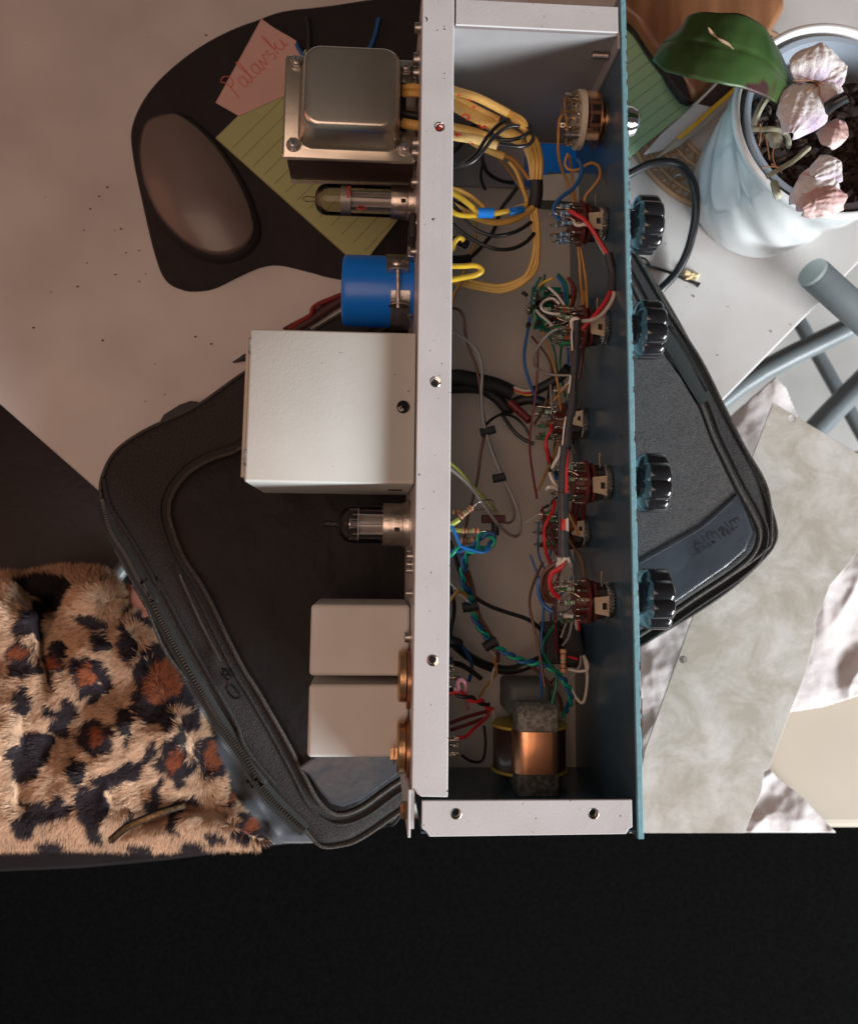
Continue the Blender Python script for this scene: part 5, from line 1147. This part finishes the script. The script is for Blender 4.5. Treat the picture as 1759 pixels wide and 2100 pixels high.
W('w_black', 1.1, 'O', [(508,1060,120),(508,1260,120)]); W('w_red', 1.1, 'O', [(560,1060,121),(555,1160,121.5),(555,1260,121)], n=9); W('w_white', 1.1, 'O', [(608,1060,121),(608,1160,121),(610,1260,121)], n=9)
W('w_red', 1.0, 'O', [(620,40,120),(606,300,121),(602,500,121),(600,700,121)], n=8)
W('w_white', .55, 'N', [(598,1150,121),(585,1280,121),(572,1385,121)]); W('w_white', .55, 'N', [(625,520,120),(610,600,121),(622,820,121)]); W('w_white', .5, 'N', [(535,1700,121),(510,1850,121),(490,2080,121)])
W('w_white', 1.15, 'O', [(522,0,112),(500,130,112),(440,230,111),(395,315,108)], n=8); W('w_white', 1.1, 'O', [(362,395,108),(385,460,110),(430,540,110),(485,590,109)], n=8); W('w_white', 1.1, 'O', [(350,640,106),(320,640,107),(340,605,110),(420,605,110),(485,640,109)], n=8)
W('w_white', 1.15, 'O', [(590,1640,119),(545,1700,118),(480,1745,116),(475,1790,112)], n=8); W('w_white', 1.1, 'O', [(500,1640,119),(492,1700,116),(500,1760,110)], n=8); W('w_white', 1.0, 'O', [(620,1640,119),(650,1710,118),(682,1775,114)], n=8)
W('w_red', 1.35, 'Q', [(1045,60,118),(1040,110,117),(1000,152,116),(945,185,114),(918,255,112),(940,345,110),(1000,408,108)], n=9)
W('w_brown', 1.3, 'Q', [(1000,90,112),(930,130,110),(865,190,108),(842,280,106),(850,370,104),(900,435,102),(970,440,100)], n=8); W('w_brown', 1.1, 'Q', [(990,150,108),(905,190,106),(880,290,104),(900,390,102),(950,430,100)], n=8)
W('w_blue', 1.15, 'Q', [(880,175,106),(835,240,106),(815,330,105),(840,430,104),(890,500,104),(945,535,105)], n=8)
W('w_red', 1.1, 'O', [(300,-60,74),(305,20,74),(325,110,76),(345,220,80)], n=8); W('w_red', 1.1, 'O', [(430,815,84),(410,930,80),(335,1080,74),(283,1200,72),(280,1400,70),(310,1600,74),(380,1760,84)], n=8)
W('w_maroon', 1.2, 'O', [(720,850,60),(690,980,56),(650,1200,52),(620,1400,50)]); W('w_maroon', 1.3, 'O', [(860,870,56),(850,1100,50),(800,1280,46),(700,1420,46)]); W('w_maroon', 1.1, 'O', [(790,870,56),(760,1000,50),(740,1150,48)])
W('w_red', 1.1, 'N', [(280,1790,46),(340,1830,50),(330,1900,52),(280,1980,50),(265,2150,50)]); W('w_white', .7, 'O', [(0,1130,30),(150,1030,36),(320,920,44)])
# wires left of centre
W('w_brown', .95, 'B', [(370,160,72),(430,172,70),(465,230,68),(475,330,66),(500,430,64),(545,545,62),(572,680,60),(585,830,58),(606,940,56),(600,1020,56),(575,1150,56),(560,1280,56),(525,1440,60),(490,1560,64),(468,1700,68)])
W('w_grey', 1.0, 'B', [(370,310,74),(420,335,72),(500,390,70),(560,460,68),(588,570,66),(583,740,64),(595,900,62),(630,1050,60),(700,1240,60),(775,1390,60),(835,1540,62),(838,1665,66),(800,1690,72),(735,1655,80),(680,1590,88),(600,1480,94),(500,1345,98),(360,1225,102)], n=8)
W('w_grey', .9, 'B', [(610,985,26),(680,1160,24),(740,1320,22),(790,1460,22),(800,1560,24),(770,1600,28),(720,1590,34)])
W('tape_black', 5.2, 'B', [(340,640,36),(430,625,36),(560,650,34),(680,680,32),(790,730,30)], 'tape_wrapped_harness', 14, .8); W('tape_black', 3.6, 'B', [(340,700,34),(560,700,30),(680,760,28),(760,840,26),(800,800,26),(900,770,28),(1000,800,30)], 'tape_wrapped_harness', 12)
W('tape_black', 3.2, 'B', [(940,715,36),(1020,675,40),(1110,620,44),(1165,560,50)], 'tape_wrapped_harness', 12); W('w_maroon', 2.7, 'B', [(770,790,34),(840,855,36),(905,915,40)], 'sleeve', 10)
W('w_white', .8, 'B', [(800,690,36),(870,716,37),(945,708,38)]); W('w_red', .9, 'B', [(800,705,34),(870,730,35),(945,722,36)]); W('w_bright', .8, 'B', [(810,720,32),(880,742,33),(935,735,34)])
W('w_orange', .9, 'B', [(1185,640,50),(1120,720,46),(1040,805,42)]); W('w_white', .7, 'B', [(1065,715,44),(1120,705,46),(1175,650,50)])
W('w_black', .9, 'B', [(610,945,50),(660,900,46),(720,875,42),(800,890,38),(860,940,36),(905,1010,36)]); W('w_black', 1.3, 'B', [(715,860,30),(780,960,28),(850,1030,28),(935,1072,30)])
W('w_grey', .9, 'B', [(1190,300,98),(1130,292,96),(1040,330,90),(965,420,80),(932,500,70),(955,565,62),(1040,605,60),(1170,612,62)])
W('black_matte', 2.6, 'B', [(578,996,60),(630,985,60),(674,972,60)], 'cable_clip', 8); W('black_matte', 2.6, 'B', [(660,1305,62),(700,1300,62),(742,1288,62)], 'cable_clip', 8)
W('w_lime', .95, 'B', [(355,1185,92),(430,1245,92),(520,1350,88),(600,1430,80),(690,1530,60)]); W('w_lime', 1.4, 'B', [(350,1625,100),(400,1600,101),(435,1578,101)], n=8); W('w_lime', 1.3, 'B', [(350,1635,98),(400,1648,99),(455,1652,100)], n=8)
W('solder', .35, 'B', [(520,1502,101),(560,1465,102),(610,1448,100),(655,1450,94),(668,1490,80),(672,1540,60)]); W('solder', .35, 'B', [(565,1655,100),(620,1655,98),(680,1648,90),(672,1600,70)]); W('solder', .3, 'B', [(530,1520,82),(600,1508,80),(660,1520,70)])
W('black_matte', 2.2, 'B', [(672,1600,70),(680,1680,68)], 'choke'); 
W('w_bblue', 1.0, 'B', [(355,1560,100),(385,1625,101),(410,1680,101),(440,1750,101),('C',470,6,101),('C',520,22,100),('C',590,38,98),('C',640,12,96)], n=8)
for m_, ph in (('w_teal',0),('w_blue',math.pi)):
    base = cat([ZP('C',368,50,98), ZP('C',450,14,98), ZP('C',540,28,96), ZP('C',610,10,94), ZP('B',665,1720,92), ZP('B',640,1680,90), ZP('B',580,1690,88), ZP('B',545,1750,86), ZP('C',505,30,82), ZP('C',470,90,78), ZP('C',458,180,74), ZP('C',470,280,70), ZP('C',520,380,66), ZP('C',540,480,62), ZP('C',600,580,60), ZP('C',680,665,58), ZP('C',780,730,56), ZP('C',880,772,54), ZP('C',1000,790,52), ZP('C',1090,845,50), ZP('C',1155,930,46), ZP('C',1180,1030,40), ZP('C',1130,1130,30)], 9)
    q = []; L = 0
    for i, p in enumerate(base):
        if i: L += (p-base[i-1]).length
        t = (base[min(i+1,len(base)-1)]-base[max(i-1,0)]).normalized(); s_ = t.cross(Vector((0,0,1))).normalized(); u_ = s_.cross(t)
        a = L*2*math.pi/13+ph; q.append(p+s_*math.cos(a)*1.25+u_*math.sin(a)*1.25)
    obj('wire', G().tube(q, 1.05, 7, smooth=False), m_, EQ, smooth=60)
def twist(k, pts, mats_, pitch, r, off):
    base = cat([ZP(k,*p) for p in pts], 9)
    for j, m_ in enumerate(mats_):
        q = []; L = 0; ph = 2*math.pi*j/len(mats_)
        for i, p in enumerate(base):
            if i: L += (p-base[i-1]).length
            t = (base[min(i+1,len(base)-1)]-base[max(i-1,0)]).normalized(); s_ = t.cross(Vector((0,0,1))).normalized(); u_ = s_.cross(t)
            a = L*2*math.pi/pitch+ph; q.append(p+s_*math.cos(a)*off+u_*math.sin(a)*off)
        obj('wire', G().tube(q, r, 7, smooth=False), m_, EQ, smooth=60)
twist('C', [(440,-60,72),(452,40,70),(470,140,68),(470,240,66),(515,340,64),(530,400,62)], ['w_red','w_blue'], 17, 1.0, 1.5)
twist('C', [(420,300,68),(480,345,66),(530,430,62),(575,520,58),(625,620,54),(665,720,48),(682,800,42),(640,920,34),(560,1000,28)], ['w_white','w_orange'], 22, .85, 1.1)
W('w_brown', 1.25, 'C', [(490,160,66),(520,260,64),(545,380,62),(575,480,60),(640,590,58),(690,690,54),(692,770,48)], n=8); W('w_maroon', 1.1, 'C', [(500,190,64),(530,330,62),(560,480,60),(620,600,56)], n=8)
W('w_black', 1.25, 'C', [(370,-40,70),(415,90,68),(450,200,64),(510,310,60),(620,390,58),(750,440,56),(880,482,54),(965,540,50),(1012,615,46)], n=8)
W('w_black', 1.2, 'C', [(365,255,70),(398,360,66),(400,450,62),(378,560,60),(370,640,60)]); W('w_black', 2.9, 'C', [(350,590,46),(430,680,40),(530,755,34),(640,805,30),(760,828,28),(880,800,28),(1010,740,34)], n=10)
W('w_blue', 1.1, 'C', [(365,620,70),(430,640,68),(490,720,60),(520,810,50),(500,900,44)]); W('w_black', 3.2, 'C', [(350,630,80),(400,640,80),(435,655,78)], 'cable_boot', 12); W('w_black', 1.6, 'C', [(370,780,84),(440,790,80),(510,830,70),(575,880,56)], n=8); W('black_matte', 4.2, 'C', [(355,790,88),(390,790,88)], 'cable_gland', 16)
W('black_matte', 3.0, 'C', [(458,410,66),(510,402,66),(560,388,66)], 'cable_clip', 8); W('black_matte', 3.0, 'C', [(602,680,62),(640,655,62),(688,632,62)], 'cable_clip', 8)
W('w_white', .85, 'C', [(355,225,80),(420,290,76),(490,365,70)]); W('w_orange', 1.0, 'C', [(370,375,80),(400,325,80),(440,302,78),(490,335,72)])
W('w_brown', 1.1, 'C', [(850,755,44),(940,820,42),(1040,920,40),(1105,1010,38),(1122,1100,34)])
W('w_pink', 1.15, 'C', [(400,955,98),(430,955,99),(425,915,100),(450,892,101),(475,925,99),(480,1000,90),(492,1090,70)], n=8)
twist('C', [(355,968,98),(430,985,97),(520,1022,94),(600,1048,88),(645,1085,80)], ['w_red','w_black'], 15, 1.0, 1.15)
W('w_red', 1.0, 'C', [(420,1282,90),(480,1270,88),(550,1205,80),(625,1135,66),(630,1080,60)]); W('w_maroon', 1.1, 'C', [(370,1185,60),(460,1150,58),(560,1120,54),(640,1100,50)]); W('w_maroon', 1.1, 'C', [(375,1230,50),(500,1190,48),(600,1150,46)])
W('w_black', .9, 'C', [(600,1200,30),(610,1320,28),(590,1430,26),(520,1440,26),(450,1400,28)]); W('w_white', .6, 'C', [(650,1080,50),(665,1130,46),(655,1170,44)])
W('w_white', .95, 'C', [(1165,820,56),(1230,835,56),(1288,825,58),(1292,780,60),(1262,720,64)]); W('w_white', .95, 'C', [(1270,740,60),(1290,850,56),(1285,960,50),(1262,1045,44),(1215,1010,42),(1180,930,42)]); W('w_grey', .8, 'C', [(1250,720,64),(1240,800,58),(1180,880,50)]); W('w_grey', .8, 'C', [(1190,500,84),(1170,600,76),(1130,660,66)])
W('heat_shrink', 1.9, 'C', [(1215,540,80),(1235,620,74),(1252,715,66)], 'heat_shrink_sleeve', 12); W('w_red', .8, 'C', [(1230,485,86),(1236,560,80)]); W('w_white', .8, 'C', [(1214,490,86),(1222,560,80)]); W('w_red', .8, 'C', [(1160,735,50),(1230,755,50)])
# around the circuit board and switches
W('w_white', .85, 'N', [(300,-30,84),(400,60,86),(460,130,88),(515,215,90)]); W('w_white', .9, 'N', [(460,330,92),(340,322,90),(240,285,88),(205,215,86),(260,150,84),(360,125,84),(450,195,84)]); W('w_white', .9, 'N', [(145,285,70),(190,340,74),(290,420,80),(350,480,86)])
W('w_blue', 1.0, 'N', [(420,-170,76),(500,-60,78),(520,60,80),(525,220,84)]); W('w_green', 1.0, 'N', [(430,-200,74),(530,-80,78),(552,60,80),(560,215,84)]); W('w_green', .9, 'N', [(200,-160,60),(140,-60,56),(110,30,52)]); W('w_bright', .9, 'N', [(360,-150,62),(250,-100,58),(180,-40,54)])
W('w_maroon', 1.1, 'N', [(560,-150,78),(625,-60,80),(640,60,82),(605,230,84)]); W('w_brown', 1.0, 'N', [(590,-100,76),(660,0,78),(650,120,80),(625,230,82)]); W('w_grey', .8, 'N', [(620,-80,74),(690,40,76),(700,160,78),(685,240,80)])
W('w_orange', .95, 'M', [(625,1000,78),(650,1250,76),(670,1600,74),(715,2000,74)]); W('w_orange', .95, 'M', [(655,1000,78),(700,1220,76),(745,1500,74),(765,1760,74),(775,2050,74)]); W('w_orange', .8, 'M', [(720,1700,72),(740,1850,72),(760,2040,72)])
W('w_brown', 1.6, 'N', [(760,760,66),(745,900,60),(720,1080,56),(690,1200,54)]); W('w_blue', .9, 'N', [(560,790,76),(570,920,70),(565,1000,66)]); W('w_orange', .9, 'N', [(590,800,76),(592,900,70),(590,960,68)])
# loose dark wiring low down along the panel
wr = random.Random(5)
for i in range(26):
    y0_ = wr.uniform(560, 1330); ln = wr.uniform(90, 330); x0_ = wr.uniform(1085, 1180); z0_ = wr.uniform(12, 66)
    m_ = wr.choice(['w_grey','w_maroon','w_brown','w_black','w_green','w_blue','w_maroon','w_orange','w_grey'])
    W(m_, wr.uniform(.6, 1.05), 'X', [(x0_, y0_, z0_), (x0_+wr.uniform(-28,38), y0_+ln*.3, z0_+wr.uniform(-12,18)), (x0_+wr.uniform(-28,42), y0_+ln*.65, z0_+wr.uniform(-12,18)), (x0_+wr.uniform(-15,25), y0_+ln, z0_+wr.uniform(-5,12))])
# red marks written on the sleeves
g = G()
for pts in ([(455,640),(470,622),(492,628),(500,648),(482,660)], [(565,690),(590,715),(600,700),(620,712)], [(405,745),(425,770),(420,752),(450,758)], [(420,490),(440,498)], [(488,522),(508,530)], [(520,570),(545,578)], [(515,815),(535,825)]):
    g.tube([ZP('A',u,v,113.2 if v < 560 else 111.6) for u, v in pts], .5, 6, flat=.4)
obj('red_marks', g, 'red_ink', EQ, smooth=0)
# braided dark loom hanging on the panel
